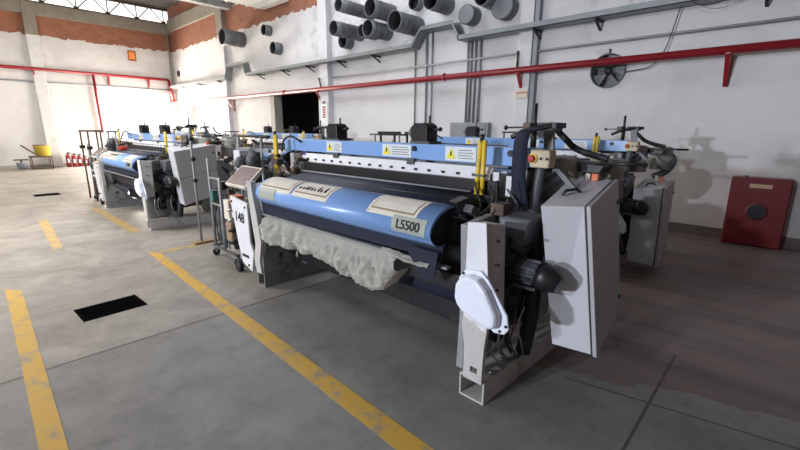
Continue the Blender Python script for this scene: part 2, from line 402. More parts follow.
# clerestory truss above the left wall
t = empty('roof_truss', (XL,0,6.42)); tag(t, 'long brown steel lattice truss in the bright clerestory above the brick band', 'truss')
b = MB(); b.box((-.12,YF,0),(.0,YW,.07)); b.build('bottom_chord', M['browndark'], t)
b = MB(); b.box((-.12,YF,.62),(.0,YW,.70)); b.build('top_chord', M['browndark'], t)
ys = [7.9-1.12*i for i in range(7)]
for i, y in enumerate(ys):
    MB().cyl((-.06,y,.05),(-.06,y-(.0),.66),.022,n=8).build('upright', M['browndark'], t)
    MB().cyl((-.06,y,.05),(-.06,y-.56,.66),.022,n=8).build('diagonal', M['browndark'], t)
    MB().cyl((-.06,y-.56,.66),(-.06,y-1.12,.05),.022,n=8).build('diagonal', M['browndark'], t)
    MB().box((-.075,y-.09,.03),(-.045,y+.09,.15)).build('gusset', M['browndark'], t)

# ------------------------------------------------ pipes on the walls
Yp = YW-.24
t = empty('fire_water_pipe', (-10,Yp,2.8)); tag(t, 'long straight red water pipe on triangular brackets along the back wall', 'pipe')
b = MB(); b.cyl((-12.9,0,0),(10+XR,0,-.02),.062,n=20); b.build('pipe_run', M['red'], t)
for x in (-2.62,4.0): MB().cyl((x-.02,0,-.005),(x+.02,0,-.005),.082,n=20).build('coupling', M['red'], t)
for x in (-8.8,-6.7,-.77,5.83,9.09):
    b = MB(); w = .03
    b.box((x-w,-.07,-.075),(x+w,.235,-.055)); b.box((x-w,.225,-.50),(x+w,.238,-.055))
    b.hexa([(x-w,.20,-.50),(x+w,.20,-.50),(x+w,.235,-.50),(x-w,.235,-.50),(x-w,-.07,-.075),(x+w,-.07,-.075),(x+w,-.03,-.075),(x-w,-.03,-.075)])
    b.build('wall_bracket', M['red'], t)
t = empty('branch_water_pipe', (XL+.15,1,3.9)); tag(t, 'red water pipe along the left wall with a riser dropping behind the far loom', 'pipe')
b = MB(); b.cyl((0,-7,0),(0,6.75,0),.062,n=16); b.cyl((0,6.75,0),(0,6.92,-1.04),.06,n=16); b.build('pipe_run', M['red'], t)
b = MB(); b.cyl((0,3.72,0),(.0,3.78,-2.5),.055,n=14); b.build('riser', M['red'], t)
for y in (1.75,4.3,5.9):
    b = MB(); b.box((-.14,y-.025,-.42),(-.12,y+.025,-.06)); b.box((-.14,y-.025,-.085),(.07,y+.025,-.065))
    b.hexa([(-.14,y-.025,-.42),(-.11,y-.025,-.42),(-.11,y+.025,-.42),(-.14,y+.025,-.42),(.03,y-.025,-.08),(.07,y-.025,-.08),(.07,y+.025,-.08),(.03,y+.025,-.08)])
    b.build('wall_bracket', M['red'], t)
o = MB().cyl((XL+.04,-6,3.42),(XL+.04,YW-.2,3.42),.03,n=10).build('conduit', M['conduit']); tag(o, 'thin grey conduit under the red pipe on the left wall', 'conduit')
o = MB().cyl((XL+.1,7.95,3.3),(XL+.1,7.95,6.3),.035,n=10).build('downpipe', M['concrete']); tag(o, 'thin brown vertical pipe in the far left corner', 'pipe')
o = MB().cyl((-10.3,YW-.06,3.12),(XR,YW-.06,3.15),.022,n=10).build('conduit', M['conduit']); tag(o, 'thin grey conduit between cable tray and red pipe on the back wall', 'conduit')
# cable tray on brackets
t = empty('cable_tray', (-10,YW-.2,3.5)); tag(t, 'long grey cable tray on brackets high along the back wall', 'cable tray')
def trun(x0, x1, z0=0., z1=0.):
    b = MB()
    for (ya,yb,za,zb) in ((-.14,.14,0,.012),(-.14,-.128,0,.10),(.128,.14,0,.10)):
        b.hexa([(x0,ya,z0+za),(x1,ya,z1+za),(x1,yb,z1+za),(x0,yb,z0+za),(x0,ya,z0+zb),(x1,ya,z1+zb),(x1,yb,z1+zb),(x0,yb,z0+zb)])
    b.build('tray_section', M['tray'], t)
trun(-12.6,-6.7); trun(-6.7,-6.45,0,.42); trun(-6.45,-5.25,.42,.42); trun(-5.25,-5.0,.42,0); trun(-5.0,3.07)
trun(3.07,3.34,0,.33); trun(3.34,4.22,.33,.33); trun(4.22,4.41,.33,0); trun(4.38,16)
for x in (-11.2,-9.3,-7.4,-4.2,-2.6,-1.2,.3,1.7,6.1,7.2,9.4,12.2):
    b = MB(); b.box((x-.02,-.15,-.03),(x+.02,.2,0)); b.hexa([(x-.02,.17,-.16),(x+.02,.17,-.16),(x+.02,.2,-.16),(x-.02,.2,-.16),(x-.02,-.1,-.03),(x+.02,-.1,-.03),(x+.02,-.02,-.03),(x-.02,-.02,-.03)])
    b.build('tray_bracket', M['dark'], t)
# vertical conduits
def vrun(x, z0, z1, r, lab, grp=None, dy=.05):
    o = MB().cyl((x,YW-dy,z0),(x,YW-dy,z1),r,n=10).build('conduit', M['conduit']); tag(o, lab, 'conduit', grp); return o
for x, rr, w_ in ((-7.05,.02,'leftmost'),(-6.70,.025,'middle'),(-6.53,.016,'rightmost and thinnest')):
    vrun(x,1.2,3.9,rr,w_+' of three vertical conduits below the raised tray section','vertical conduits at the raised tray section')
for x, w_ in ((-5.52,'leftmost'),(-5.44,'second from left'),(-5.33,'third from left'),(-5.21,'rightmost')):
    vrun(x,1.8,3.5,.026,w_+' of four grey conduits dropping into the wall junction box','conduits above the junction box')
t = empty('junction_box', (-5.32,YW,1.12)); tag(t, 'grey rectangular wiring box at the foot of the four vertical conduits', 'junction box')
MB().box((-.55,-.16,0),(.45,-.001,.68)).build('body', M['conduit'], t, bev=.01)
MB().box((-.5,-.175,.04),(.4,-.16,.64)).build('lid', M['conduit'], t, bev=.005)
o = MB().box((-3.995,YW-.12,0),(-3.90,YW-.002,6.9)).build('downpipe', M['conduit'], bev=.01); tag(o, 'square grey downpipe beside the pale right column', 'pipe')
# short wire bracket near the column
o = MB().tube([(-4.35,YW-.05,3.14),(-4.27,YW-.16,3.15),(-4.25,YW-.2,3.05),(-4.25,YW-.2,2.86)],.02).build('pipe_hook', M['black']); tag(o, 'black hook holding the red pipe left of the grey downpipe', 'hook')
o = MB().tube([(-10.9,YW-.05,3.1),(-10.62,YW-.3,3.1),(-10.58,YW-.3,3.0),(-10.58,YW-.26,2.84)],.025).build('pipe_hook', M['black']); tag(o, 'black hook holding the red pipe at the white column by the dark doorway', 'hook')

# cut off ventilation ducts through the wall
def vduct(x, z, L, r, lab, cap=False, grp='cut off duct stubs high on the back wall'):
    t = empty('duct_stub', (x,YW,z)); tag(t, lab, 'duct', grp)
    b = MB(); b.use(M['duct']); b.pipe((0,.02,0),(0,-L,0),r,.008); b.use(M['ductin']); b.pipe((0,.0,0),(0,-L+.015,0),r-.008,.004); b.use(M['duct'])
    k = .12
    while k < L-.05: b.pipe((0,-k,0),(0,-k-.012,0),r+.006,.006); k += .16
    b.build('duct_shell', None, t)
    if cap: MB().lathe((0,-L,0),(0,-1,0),[(r+.004,-.06),(r+.012,-.05),(r+.012,0),(r-.02,.008)]).build('end_cap', M['duct'], t)
    else: MB().cyl((0,-.02,0),(0,-.04,0),r-.01,n=28).build('damper', M['ductin'], t)
    return t
vduct(-9.05,4.14,.95,.18,'round grey duct stub nearest the white column, above a shorter one')
vduct(-9.52,4.00,.27,.19,'very short round duct stub under the leftmost long one')
vduct(-8.02,4.03,.72,.19,'round grey duct stub in the middle of the lower row')
vduct(-8.48,4.07,.50,.155,'small round duct stub tucked behind the middle one of the lower row')
vduct(-8.62,4.57,1.12,.15,'long thin duct stub at the top left of the cluster')
vduct(-7.90,4.46,.75,.20,'round duct stub in the upper row with its dark open end to the left')
vduct(-7.02,4.02,.82,.215,'large duct stub with a wide dark mouth above the raised tray')
vduct(-7.0,4.52,.2,.16,'short duct stub at the top edge right of the large mouth')
vduct(-6.15,4.34,.62,.20,'grey duct stub at the top edge over the raised tray')
vduct(-5.44,3.99,.30,.185,'small closed duct stub above the four conduits', True)
vduct(-4.95,4.2,.5,.17,'duct stub at the top edge between two capped ones')
vduct(-4.64,4.02,.24,.235,'largest capped duct stub beside the pale right column', True)
vduct(-15.64,4.84,.8,.27,'lone duct stub across the far column',grp=None)
vduct(-13.70,4.88,.25,.17,'upper of two small duct stubs over the dark doorway',grp=None)
vduct(-13.13,4.24,.28,.19,'lower of two small duct stubs over the dark doorway',grp=None)
o = MB().cyl((-22.2,YW-.04,4.17),(-22.2,YW,4.17),.14,n=16).build('vent_hole', M['ductin']); tag(o, 'small dark round vent in the back wall by the far corner', 'vent')
# roof level duct and beam running toward the viewer
t = empty('roof_duct', (-13.1,YW,5.55)); tag(t, 'bright ribbed sheet metal duct under the roof above the far doorway', 'duct')
b = MB()
for i in range(11):
    y = -.06-i*.34; b.box((-.75,y-.31,0),(.75,y,.7)); b.box((-.78,y-.34,-.03),(.78,y-.31,.73))
b.build('duct_body', M['silver'], t, bev=.01)
o = MB().box((-16.4,YW-6.5,5.95),(-16.1,YW-.14,6.22)).build('roof_beam', M['frame'], bev=.01); tag(o, 'dark green grey steel beam under the roof over the far column', 'beam')

# wall fan
t = empty('exhaust_fan', (fx,YW,fz)); tag(t, 'round exhaust fan set in the back wall behind the red pipe', 'fan')
b = MB(); b.pipe((0,.26,0),(0,-.05,0),fr,.012,n=36); b.build('housing', M['grey'], t)
for k in range(5):
    a = k*2*math.pi/5; c, s_ = math.cos(a), math.sin(a); r0, r1 = .06, fr-.03
    b = MB(); w = .11
    b.hexa([(c*r0-s_*.03,.03,s_*r0+c*.03),(c*r1-s_*w,.03,s_*r1+c*w),(c*r1+s_*w,.07,s_*r1-c*w),(c*r0+s_*.03,.06,s_*r0-c*.03),
            (c*r0-s_*.03,.036,s_*r0+c*.03),(c*r1-s_*w,.036,s_*r1+c*w),(c*r1+s_*w,.076,s_*r1-c*w),(c*r0+s_*.03,.066,s_*r0-c*.03)])
    b.build('fan_blade', M['duct'], t)
MB().cyl((0,.22,0),(0,.25,0),fr-.005,n=32).build('back_shutter', mat('dusty_shutter',(.30,.29,.30),.7,var=.4,scale=7), t)
MB().lathe((0,.12,0),(0,-1,0),[(.07,0),(.07,.1),(.05,.13),(.01,.14)]).build('hub', M['black'], t)
b = MB()
for rr in (.1,.16,.22,.275): b.pipe((0,-.045,0),(0,-.05,0),rr,.004,n=32)
for k in range(8):
    a = k*math.pi/4; b.cyl((math.cos(a)*.05,-.048,math.sin(a)*.05),(math.cos(a)*.28,-.048,math.sin(a)*.28),.003,n=5)
b.build('guard', M['grey'], t)
b = MB().cyl((-.002,0,.27),(-.002,0,.36),.02,n=8); b.build('lug', M['black'], t)
o = MB().tube(spline([(-2.32,YW-.06,2.62),(-1.95,YW-.1,2.66),(-1.8,YW-.12,2.8),(-1.72,YW-.1,3.0),(-1.62,YW-.1,3.5)]),.008,n=6).build('power_cable', M['black']); tag(o, 'thin black cable from the wall fan up to the cable tray', 'cable')
o = MB().tube(spline([(-1.45,YW-.34,3.5),(-1.3,YW-.36,3.42),(-1.1,YW-.36,3.42),(-.85,YW-.36,3.52)]),.008,n=6).build('power_cable', M['black']); tag(o, 'slack black cable drooping below the tray at the right', 'cable')

# red hose cabinet
t = empty('fire_hose_cabinet', (-.27,YW-.02,0)); tag(t, 'red steel fire hose cabinet with a round dark window by the back wall', 'hose cabinet')
MB().box((-.34,-.24,.0),(.34,0,1.0)).build('body', mat('dark_red_cabinet',(.16,.010,.016),.4,var=.12,scale=4), t, bev=.01)
dr = MB().box((-.325,-.262,.02),(.325,-.242,.985)).build('door', mat('dark_red_door',(.17,.010,.016),.4,var=.15,scale=4), t, bev=.006)
MB().lathe((.01,-.263,.52),(0,-1,0),[(.125,0),(.125,.006),(.105,.008)]).build('window_rim', mat('dark_red', (.12,.012,.015), .5), dr)
MB().cyl((.01,-.266,.52),(.01,-.272,.52),.10,n=28).build('window_glass', mat('dark_glass', (.03,.035,.045), .12), dr)
MB().box((-.12,-.268,.86),(.13,-.262,.915)).build('label_plate', mat('cream_plate', (.62,.42,.30), .5), dr)
MB().box((-.20,-.15,1.0),(-.16,-.10,1.02)).build('hinge', M['black'], t)

# signs
t = empty('pipe_sign', (-4.14,YW-.15,2.27)); tag(t, 'small cream and red sign on the right column under the red pipe', 'sign')
MB().box((-.12,-.012,0),(.13,0,.16)).build('sign_plate', mat('cream_sign', (.66,.58,.46), .6), t)
MB().box((-.11,-.015,.085),(.12,-.011,.11)).build('printed_band', mat('faded_red', (.45,.16,.12), .6), t)
t = empty('electric_sign', (-10.55,YW-.19,1.75)); tag(t, 'white notice with red lettering on the column right of the dark doorway', 'sign')
MB().box((-.17,-.012,0),(.17,0,.62)).build('sign_plate', M['sticker'], t)
b = MB()
for k in range(5): b.box((-.07,-.015,.22+k*.07),(.07,-.011,.265+k*.07))
b.build('printed_band', M['red'], t)
t = empty('orange_sign', (XL+.01,6.36,4.62)); tag(t, 'orange framed square notice high on the left wall', 'sign')
MB().box((0,-.16,0),(.02,.16,.44)).build('sign_frame', mat('brown_orange', (.35,.10,.03), .6), t)
MB().box((.015,-.11,.07),(.026,.11,.37)).build('sign_face', mat('sign_orange', (.9,.28,.06), .5), t)
# little things fixed to column at right and by doorway
o = MB().box((-10.62,YW-.2,2.05),(-10.5,YW-.18,2.45)).build('switch_plate', M['grey']); tag(o, 'narrow dark switch plate on the column under the red pipe bracket', 'switch')

# ---------------------------------------------------------------- floor paint and drain
def paint(pts, lab, worn=False, z=.002):
    b = MB(); V = [b.bm.verts.new((x,y,z)) for x,y in pts]; V2 = [b.bm.verts.new((x,y,0)) for x,y in pts]
    b._f(V); n_ = len(V)
    for i in range(n_): b._f((V[i],V[(i+1)%n_],V2[(i+1)%n_],V2[i]))
    o = b.build('floor_line', M['lineworn' if worn else 'line']); tag(o, lab, 'floor marking')
paint([(-6.15,1.60),(-.2,1.30),(-.2,1.45),(-6.08,1.71)], 'long yellow painted line on the concrete in front of the foreground loom')
paint([(-5.76,.15),(-2.635,.063),(-1.6,.03),(-1.6,.14),(-2.52,.17),(-5.56,.266)], 'wide worn yellow aisle line at the lower left of the picture', False)
paint([(-6.12,1.715),(-6.02,1.712),(-6.0,2.95),(-6.10,2.95)], 'short thin yellow line running from the aisle line to the clamp pole', True)
paint([(-10.62,1.79),(-7.56,1.75),(-7.56,1.9),(-10.3,1.93)], 'faded yellow line in front of the far loom', True)
paint([(-9.69,.86),(-7.21,.736),(-7.23,.848),(-9.79,.998)], 'faded yellow patch of the aisle line further down the aisle', True)
t = empty('floor_drain', (-4.44,.79,0), R(2)); tag(t, 'black rectangular drain grate in the grey floor', 'drain')
b = MB()
for a, c in (((-.175,-.25),(.175,-.22)),((-.175,.22),(.175,.25)),((-.175,-.22),(-.15,.22)),((.15,-.22),(.175,.22))): b.box((a[0],a[1],.0),(c[0],c[1],.006))
b.build('grate_frame', M['pit'], t)
MB().box((-.15,-.22,.0005),(.15,.22,.002)).build('pit', M['pit'], t)
b = MB()
for k in range(13): b.box((-.14+k*.0233-.004,-.22,.002),(-.14+k*.0233+.004,.22,.005))
b.build('grate_bars', M['pit'], t)
t = empty('floor_drain', (-13.35,1.45,0)); tag(t, 'far narrow drain grate in the aisle at the left', 'drain')
b = MB(); b.box((-.2,-.26,0),(.2,.26,.006)); b.build('grate_frame', M['dark'], t)
b = MB()
for k in range(9): b.box((-.18+k*.045-.01,-.24,.006),(-.18+k*.045+.01,.24,.009))
b.build('grate_bars', M['pit'], t)

CAB_B = ([(2.90,.42,1.20),(3.12,.53,1.21),(3.068,1.13,1.317),(2.83,1.08,1.34)], [(3.03,.47,.31),(3.255,.53,.30),(3.168,1.20,.385),(2.98,1.12,.39)])
CAB_A = ([(2.84,.38,1.33),(3.08,.39,1.27),(3.08,1.05,1.37),(2.85,1.05,1.40)], [(2.96,.44,.42),(3.11,.46,.40),(3.10,1.03,.54),(2.95,1.03,.54)])
CAB_C = ([(2.90,.43,.99),(3.19,.45,1.02),(3.17,1.0,1.06),(2.88,.98,1.06)], [(2.93,.43,.12),(3.21,.45,.11),(3.17,1.0,.14),(2.90,1.0,.14)])
def make_cabinet(L, c0, c1, seam=False):
    P = lambda mb, name, m=None, par=None, bev=0: mb.build(name, m, par or L, bev)
    def off(p, d): return tuple(Vector(p)+Vector(d))
    def mid(p, q, t): return Vector(p).lerp(Vector(q), t)
    cabn = P(MB().hexa(c1+c0), 'electrical_cabinet', M['cab'], bev=.006)
    P(MB().hexa([off(c1[1],(-.002,0,0)),off(c1[1],(.010,-.001,0)),off(c1[2],(.010,0,0)),off(c1[2],(-.002,0,0)),
                 off(c0[1],(-.002,0,0)),off(c0[1],(.010,-.001,0)),off(c0[2],(.010,0,0)),off(c0[2],(-.002,0,0))]), 'gasket', M['black'], cabn)
    P(MB().hexa([off(c1[1],(.010,-.005,-.005)),off(c1[1],(.035,-.003,-.005)),off(c1[2],(.035,.005,-.005)),off(c1[2],(.010,.005,-.005)),
                 off(c0[1],(.010,-.005,.005)),off(c0[1],(.035,-.003,.005)),off(c0[2],(.035,.005,.005)),off(c0[2],(.010,.005,.005))]), 'cabinet_door', M['door'], cabn, bev=.004)
    if seam:
        a = mid(c1[1],c0[1],.5)+Vector((.034,0,0)); b_ = mid(c1[2],c0[2],.5)+Vector((.034,0,0))
        P(MB().cyl(a,b_,.004,n=6), 'door_seam', M['ink'], cabn)
    for t in (.12,.85):
        p = mid(mid(c1[2],c0[2],t), mid(c1[1],c0[1],t), .07)
        P(MB().cyl(p+Vector((.03,0,0)),p+Vector((.046,0,0)),.013,n=10), 'door_lock', M['ink'], cabn)
    tc = sum((Vector(p) for p in c0),Vector())/4
    P(MB().tube([tc+Vector((-.04,-.16,-.015)),tc+Vector((-.03,-.13,.01)),tc+Vector((.02,-.1,.02)),tc+Vector((.03,-.06,.0))],.010), 'cabinet_handle', M['black'], cabn)
    q = mid(c0[2],c0[3],.3)
    P(MB().box(q+Vector((-.03,-.10,-.01)),q+Vector((.01,-.06,.045))), 'warning_lamp', M['orange'], cabn)
    P(MB().box(q+Vector((-.08,-.08,-.01)),q+Vector((-.05,-.05,.055))), 'lamp_bracket', M['cream'], cabn)
    return cabn
# ---------------------------------------------------------------- the loom
def make_loom():
    L = empty('weaving_loom', (0,0,0))
    P = lambda mb, name, m=None, par=None, bev=0, label=None: mb.build(name, m, par or L, bev, label=label)
    # feet: hollow channels
    for x0, x1 in ((-.03,.12),(2.655,2.838)):
        b = MB(); w = .012; y1 = 1.35; h = .155
        b.box((x0,0,0),(x1,y1,w)); b.box((x0,0,h-w),(x1,y1,h)); b.box((x0,0,w),(x0+w,y1,h-w)); b.box((x1-w,0,w),(x1,y1,h-w))
        P(b, 'foot_beam', M['foot' if x0 > 1 else 'castfoot'], bev=.003)
        for y in (.12,.6,1.1): P(MB().cyl((x1-.03,y,h-.002),(x1-.03,y,h+.02),.016,n=6), 'foot_bolt', M['steel'])
    # cast side frames
    prof = [(.03,.155),(.05,.62),(.02,1.10),(.30,1.13),(.42,.98),(.62,1.0),(.72,1.38),(.92,1.38),(1.0,1.0),(1.30,.98),(1.55,.62),(1.5,.5),(1.28,.40),(1.22,.155),(.95,.155),(.85,.42),(.45,.42),(.36,.155)]
    for x0, x1 in ((.02,.10),(2.60,2.655)):
        P(MB().prism(prof,'x',x0,x1), 'side_frame', M['frame'], bev=.008)
        for (y,z,r) in ((.18,.55,.05),(.2,.32,.028),(.33,.72,.035),(.5,.62,.07),(.75,.75,.1),(1.05,.75,.06),(.62,.88,.03),(1.25,.62,.05)):
            P(MB().lathe((x1,y,z),(1,0,0),[(r,0),(r,.02),(r*.55,.022),(r*.5,.035),(r*.3,.036)],n=18), 'bearing_cap', M['dark'])
    # inner triangular plate of the left foot
    P(MB().prism([(.0,.155),(.0,.58),(.12,.50),(.42,.24),(.5,.155)],'x',.10,.118), 'foot_gusset', M['frame'], bev=.004)
    # left leg cover (white strip) and number panel
    b = MB()
    b.prism([(.02,.16),(.12,.16),(.10,.30),(.155,.50),(.10,.78),(.05,.95),(.02,1.12),(-.085,1.12),(-.05,.9),(-.02,.7),(.03,.48),(-.02,.30)],'y',-.03,.03)
    P(b, 'leg_cover', M['foot'], bev=.004)
    b = MB(); b.prism([(-.52,.92),(-.115,.88),(-.10,.45),(-.04,.36),(-.10,.13),(-.31,.19),(-.39,.40)],'y',-.025,0)
    npn = P(b, 'number_panel', M['white'], bev=.004)
    for (x,z) in ((-.475,.86),(-.16,.83),(-.16,.19)): P(MB().cyl((x,-.033,z),(x,-.02,z),.014,n=10), 'panel_bolt', M['ink'], npn)
    P(MB().box((-.30,-.03,.27),(-.15,-.024,.30)), 'slot', M['ink'], npn)
    # control console: tilted box with screen
    rot = Matrix.Rotation(R(42), 3, 'X')
    b = MB(); b.box((-.61,-.14,-.022),(-.13,.15,.022), rot, (-.38,0,0)); 
    for v in b.bm.verts: v.co += Vector((0,.09,1.12))
    con = P(b, 'control_console', M['cream'], bev=.006)
    b = MB(); b.box((-.585,-.12,.0222),(-.155,.13,.026), rot, (-.38,0,0))
    for v in b.bm.verts: v.co += Vector((0,.09,1.12))
    P(b, 'screen', M['screen'], con)
    P(MB().box((-.42,.1,.9),(-.34,.16,1.12)), 'console_arm', M['grey'])
    # machinery at the left (weft) side under the console
    b = MB(); b.box((-.50,.06,.30),(-.16,.5,.86)); P(b, 'gear_housing', M['grey'], bev=.01)
    for (x,z,r) in ((-.58,.62,.035),(-.59,.50,.03),(-.57,.74,.03),(-.58,.36,.035)):
        P(MB().lathe((x,.05,z),(0,-1,0),[(r,0),(r,.05),(r*.6,.06),(r*.55,.09)],n=14), 'valve', M[('dark','steel')[z>.55]])
    P(MB().box((-.66,.03,.80),(-.52,.14,.90)), 'orange_valve', M['orange'], bev=.01)
    P(MB().box((-.66,.04,.58),(-.53,.14,.74)), 'valve_block', M['cream'], bev=.008)
    # foot brackets and wheel
    b = MB(); b.lathe((-.58,.02,.065),(0,1,0),[(.055,0),(.065,.01),(.065,.05),(.055,.06)],n=20); P(b, 'hand_wheel', M['black'])
    b = MB(); b.box((-.66,.1,.12),(-.02,.2,.2)); b.box((-.5,.1,.16),(-.42,.2,.34)); P(b, 'support_bracket', M['frame'], bev=.005)
    # transverse beams between the frames
    P(MB().box((.10,.42,.22),(2.60,.60,.44)), 'lower_cross_beam', M['dark'], bev=.01)
    P(MB().box((.10,.15,.60),(2.60,.22,.72)), 'front_cross_beam', M['dark'], bev=.01)
    P(MB().box((.10,.9,.55),(2.60,1.05,.8)), 'rear_cross_beam', M['dark'], bev=.01)
    P(MB().cyl((.10,.32,.55),(2.60,.32,.55),.10,n=24), 'cloth_roller', M['navy'])
    P(MB().cyl((.10,1.28,.68),(2.60,1.28,.68),.28,n=36), 'warp_beam', M['fabric'])
    for x in (.14,2.54):
        P(MB().lathe((x,1.28,.68),(1,0,0),[(.38,0),(.40,.008),(.40,.022),(.38,.03)],n=40), 'beam_flange', M['steelgrey'])
    P(MB().box((.10,.60,.30),(2.60,.62,.98)), 'shield_plate', M['black'])
    # blue breast cover: curved section, closed ends
    sec = [(.10,.915),(.02,.93),(-.03,.965),(-.05,1.01),(-.04,1.055),(-.005,1.10),(.05,1.14),(.12,1.165),(.19,1.17)]
    inn = [(y+.012,z-.014) for y,z in sec[1:]][::-1]+[(.11,.928)]
    b = MB()
    xs = [.07,.09,.13,.20,2.42]; sc_ = [.55,.78,.93,1,1]
    cy, cz = .12, 1.04; rings = []
    full = sec+inn
    for x, s_ in zip(xs, sc_): rings.append([b.bm.verts.new((x, cy+(y-cy)*s_, cz+(z-cz)*s_)) for y,z in full])
    for A, B in zip(rings, rings[1:]):
        for i in range(len(full)):
            j = (i+1)%len(full); b._f((A[i],A[j],B[j],B[i]), True)
    b._f([v for v in rings[0]][::-1]); b._f(rings[-1])
    cov = P(b, 'breast_cover', M['blue'])
    # sealed end shapes
    P(MB().prism([(y+.01,z-.008) for y,z in sec]+[(.18,1.0),(.14,.93)],'x',2.395,2.415), 'cover_end', M['black'], cov)
    # cream windows on the upper slope
    def slope(y):          # z of cover surface
        for (a,c),(d,e) in zip(sec[3:],sec[4:]):
            if a <= y <= d: return c+(e-c)*(y-a)/(d-a)
        return 1.168
    def onslope(x0, x1, y0, y1, lift, th):
        b = MB(); n_ = 5
        top = [(y0+(y1-y0)*i/n_) for i in range(n_+1)]
        for ya, yb in zip(top, top[1:]):
            za, zb = slope(ya)+lift, slope(yb)+lift
            b.hexa([(x0,ya,za),(x1,ya,za),(x1,yb,zb),(x0,yb,zb),(x0,ya,za+th),(x1,ya,za+th),(x1,yb,zb+th),(x0,yb,zb+th)])
        bmesh.ops.remove_doubles(b.bm, verts=b.bm.verts, dist=1e-4)
        return b
    ivory = M['cream']; inner = mat('window_ivory', (.66,.62,.54), .6, var=.12)
    for (x0,x1,k) in ((.20,.74,0),(.78,1.30,1),(1.80,2.27,0)):
        w_ = P(onslope(x0,x1,-.028,.16,.001,.004), 'window_panel', ivory, cov)
        P(onslope(x0+.024,x1-.024,-.006,.136,.004,.002), 'window_shade_ring', M['brown'], cov)  # tan ring paints the shadow edge of a recess
        P(onslope(x0+.034,x1-.034,.004,.124,.006,.002), 'window_inset', inner, cov)
        if k:
            for q in range(9):
                xx = x0+.07+q*.045+random.uniform(-.01,.01); hh = random.uniform(.025,.055)
                b = MB(); z0 = slope(.03)+.006
                b.lathe((xx,.03,z0),(0,.9,.6),[(.012,0),(.012,hh*.5),(.004,hh),(.001,hh*1.3)],n=8); P(b, 'nozzle', M['dark'], cov)
    P(onslope(.76,.775,-.02,.17,.0,.006), 'seam_strip', M['dark'], cov)
    P(onslope(1.81,1.822,-.02,.17,.0,.004), 'seam_strip', M['grey'], cov)
    # nameplates on front face
    yy = -.047
    def face_plate(x0, x1, nm):
        pr = [(-.046,.985),(-.0535,1.010),(-.044,1.058),(-.018,1.091)]
        P(MB().prism(pr+[(y+.006,z-.002) for y,z in pr[::-1]],'x',x0,x1), nm, M['tag'], cov)
    face_plate(2.08,2.38,'nameplate'); face_plate(.22,.52,'nameplate')
    text_mesh('model_lettering', 'L5500', .085, (2.23,-.0515,1.038), (1,0,0), (0,.22,1), M['ink'], cov)
    # rail and cloth strip under the cover
    P(MB().hexa([(.10,.05,.80),(2.45,.05,.83),(2.45,.07,.83),(.10,.07,.80),(.10,.05,.92),(2.45,.05,.925),(2.45,.07,.925),(.10,.07,.92)]), 'cloth_strip', M['navy'])
    P(MB().box((.10,.03,.782),(2.50,.075,.80)), 'front_rail', M['steelgrey'], bev=.003)
    P(MB().cyl((.12,.17,.86),(2.58,.17,.86),.05,n=20), 'take_up_roller', M['dark'])
    # fabric web rising to the reed
    b = MB(); rows = [(.17,1.145),(.30,1.165),(.44,1.19),(.56,1.215)]
    V = [[b.bm.verts.new((x,y,z)) for x in (.22,2.42)] for y,z in rows]; V2 = [[b.bm.verts.new((x,y,z-.006)) for x in (.22,2.42)] for y,z in rows]
    for i in range(3): b._f((V[i][0],V[i][1],V[i+1][1],V[i+1][0]), True); b._f((V2[i][0],V2[i+1][0],V2[i+1][1],V2[i][1]), True)
    for i in range(3):
        b._f((V[i][0],V[i+1][0],V2[i+1][0],V2[i][0])); b._f((V[i][1],V2[i][1],V2[i+1][1],V[i+1][1]))
    b._f((V[0][0],V2[0][0],V2[0][1],V[0][1])); b._f((V[3][0],V[3][1],V2[3][1],V2[3][0]))
    P(b, 'fabric_web', M['fabric'])
    P(MB().cyl((.2,.47,1.215),(2.35,.47,1.225),.008,n=10), 'temple_rod', M['conduit'])
    P(MB().cyl((.0,.37,1.165),(2.4,.37,1.18),.014,n=10), 'temple_rod', M['dark'])
    P(MB().box((.1,.55,1.19),(2.5,.60,1.30)), 'reed', M['black'], bev=.003)
    # heald frame rail with square holes
    b = MB(); b.hexa([(.02,.60,1.285),(2.42,.60,1.285),(2.42,.625,1.285),(.02,.625,1.285),(.02,.64,1.385),(2.42,.64,1.385),(2.42,.665,1.385),(.02,.665,1.385)])
    hf = P(b, 'heald_rail', M['white'], bev=.003)
    for k in range(16):
        x = .10+k*.145; P(MB().box((x-.014,.602,1.318),(x+.014,.612,1.336)), 'rail_hole', M['ink'], hf)
    for x in (.58,1.62): P(MB().box((x-.04,.62,1.36),(x+.04,.66,1.41)), 'rail_clip', M['grey'], hf)
    for k in range(4):
        P(MB().box((.1,.69+k*.045,1.17-k*.01),(2.5,.705+k*.045,1.36-k*.02)), 'heald_frame', M['steelgrey' if k%2 else 'white'])
    # blue cross beam
    cb = P(MB().box((-.49,.68,1.40),(2.74,.82,1.53)), 'cross_beam', M['blue'], bev=.006)
    for x0,x1 in ((.36,.62),(1.22,1.58),(1.95,2.24)):
        lab = P(MB().box((x0,.675,1.412),(x1,.680,1.518)), 'warning_label', M['sticker'], cb)
        w = .045; cx_ = x0+.06
        P(MB().prism([(cx_-w,1.428),(cx_+w,1.428),(cx_,1.505)],'y',.671,.6755), 'warning_triangle', M['warn'], cb)
        P(MB().prism([(cx_-.006,1.45),(cx_+.006,1.45),(cx_+.006,1.483),(cx_-.006,1.483)],'y',.668,.6712), 'warning_mark', M['ink'], cb)
        for q in range(4): P(MB().box((x0+.13,.6735,1.432+q*.02),(x1-.02-.02*(q%2),.6752,1.437+q*.02)), 'label_print', M['grey'], cb)
    for x in (1.62,2.53): P(MB().cyl((x,.66,1.49),(x,.685,1.49),.022,n=14), 'beam_bolt', M['ink'], cb)
    P(MB().box((.0,.84,1.36),(2.6,.96,1.47)), 'rear_top_beam', M['frame'], bev=.006)
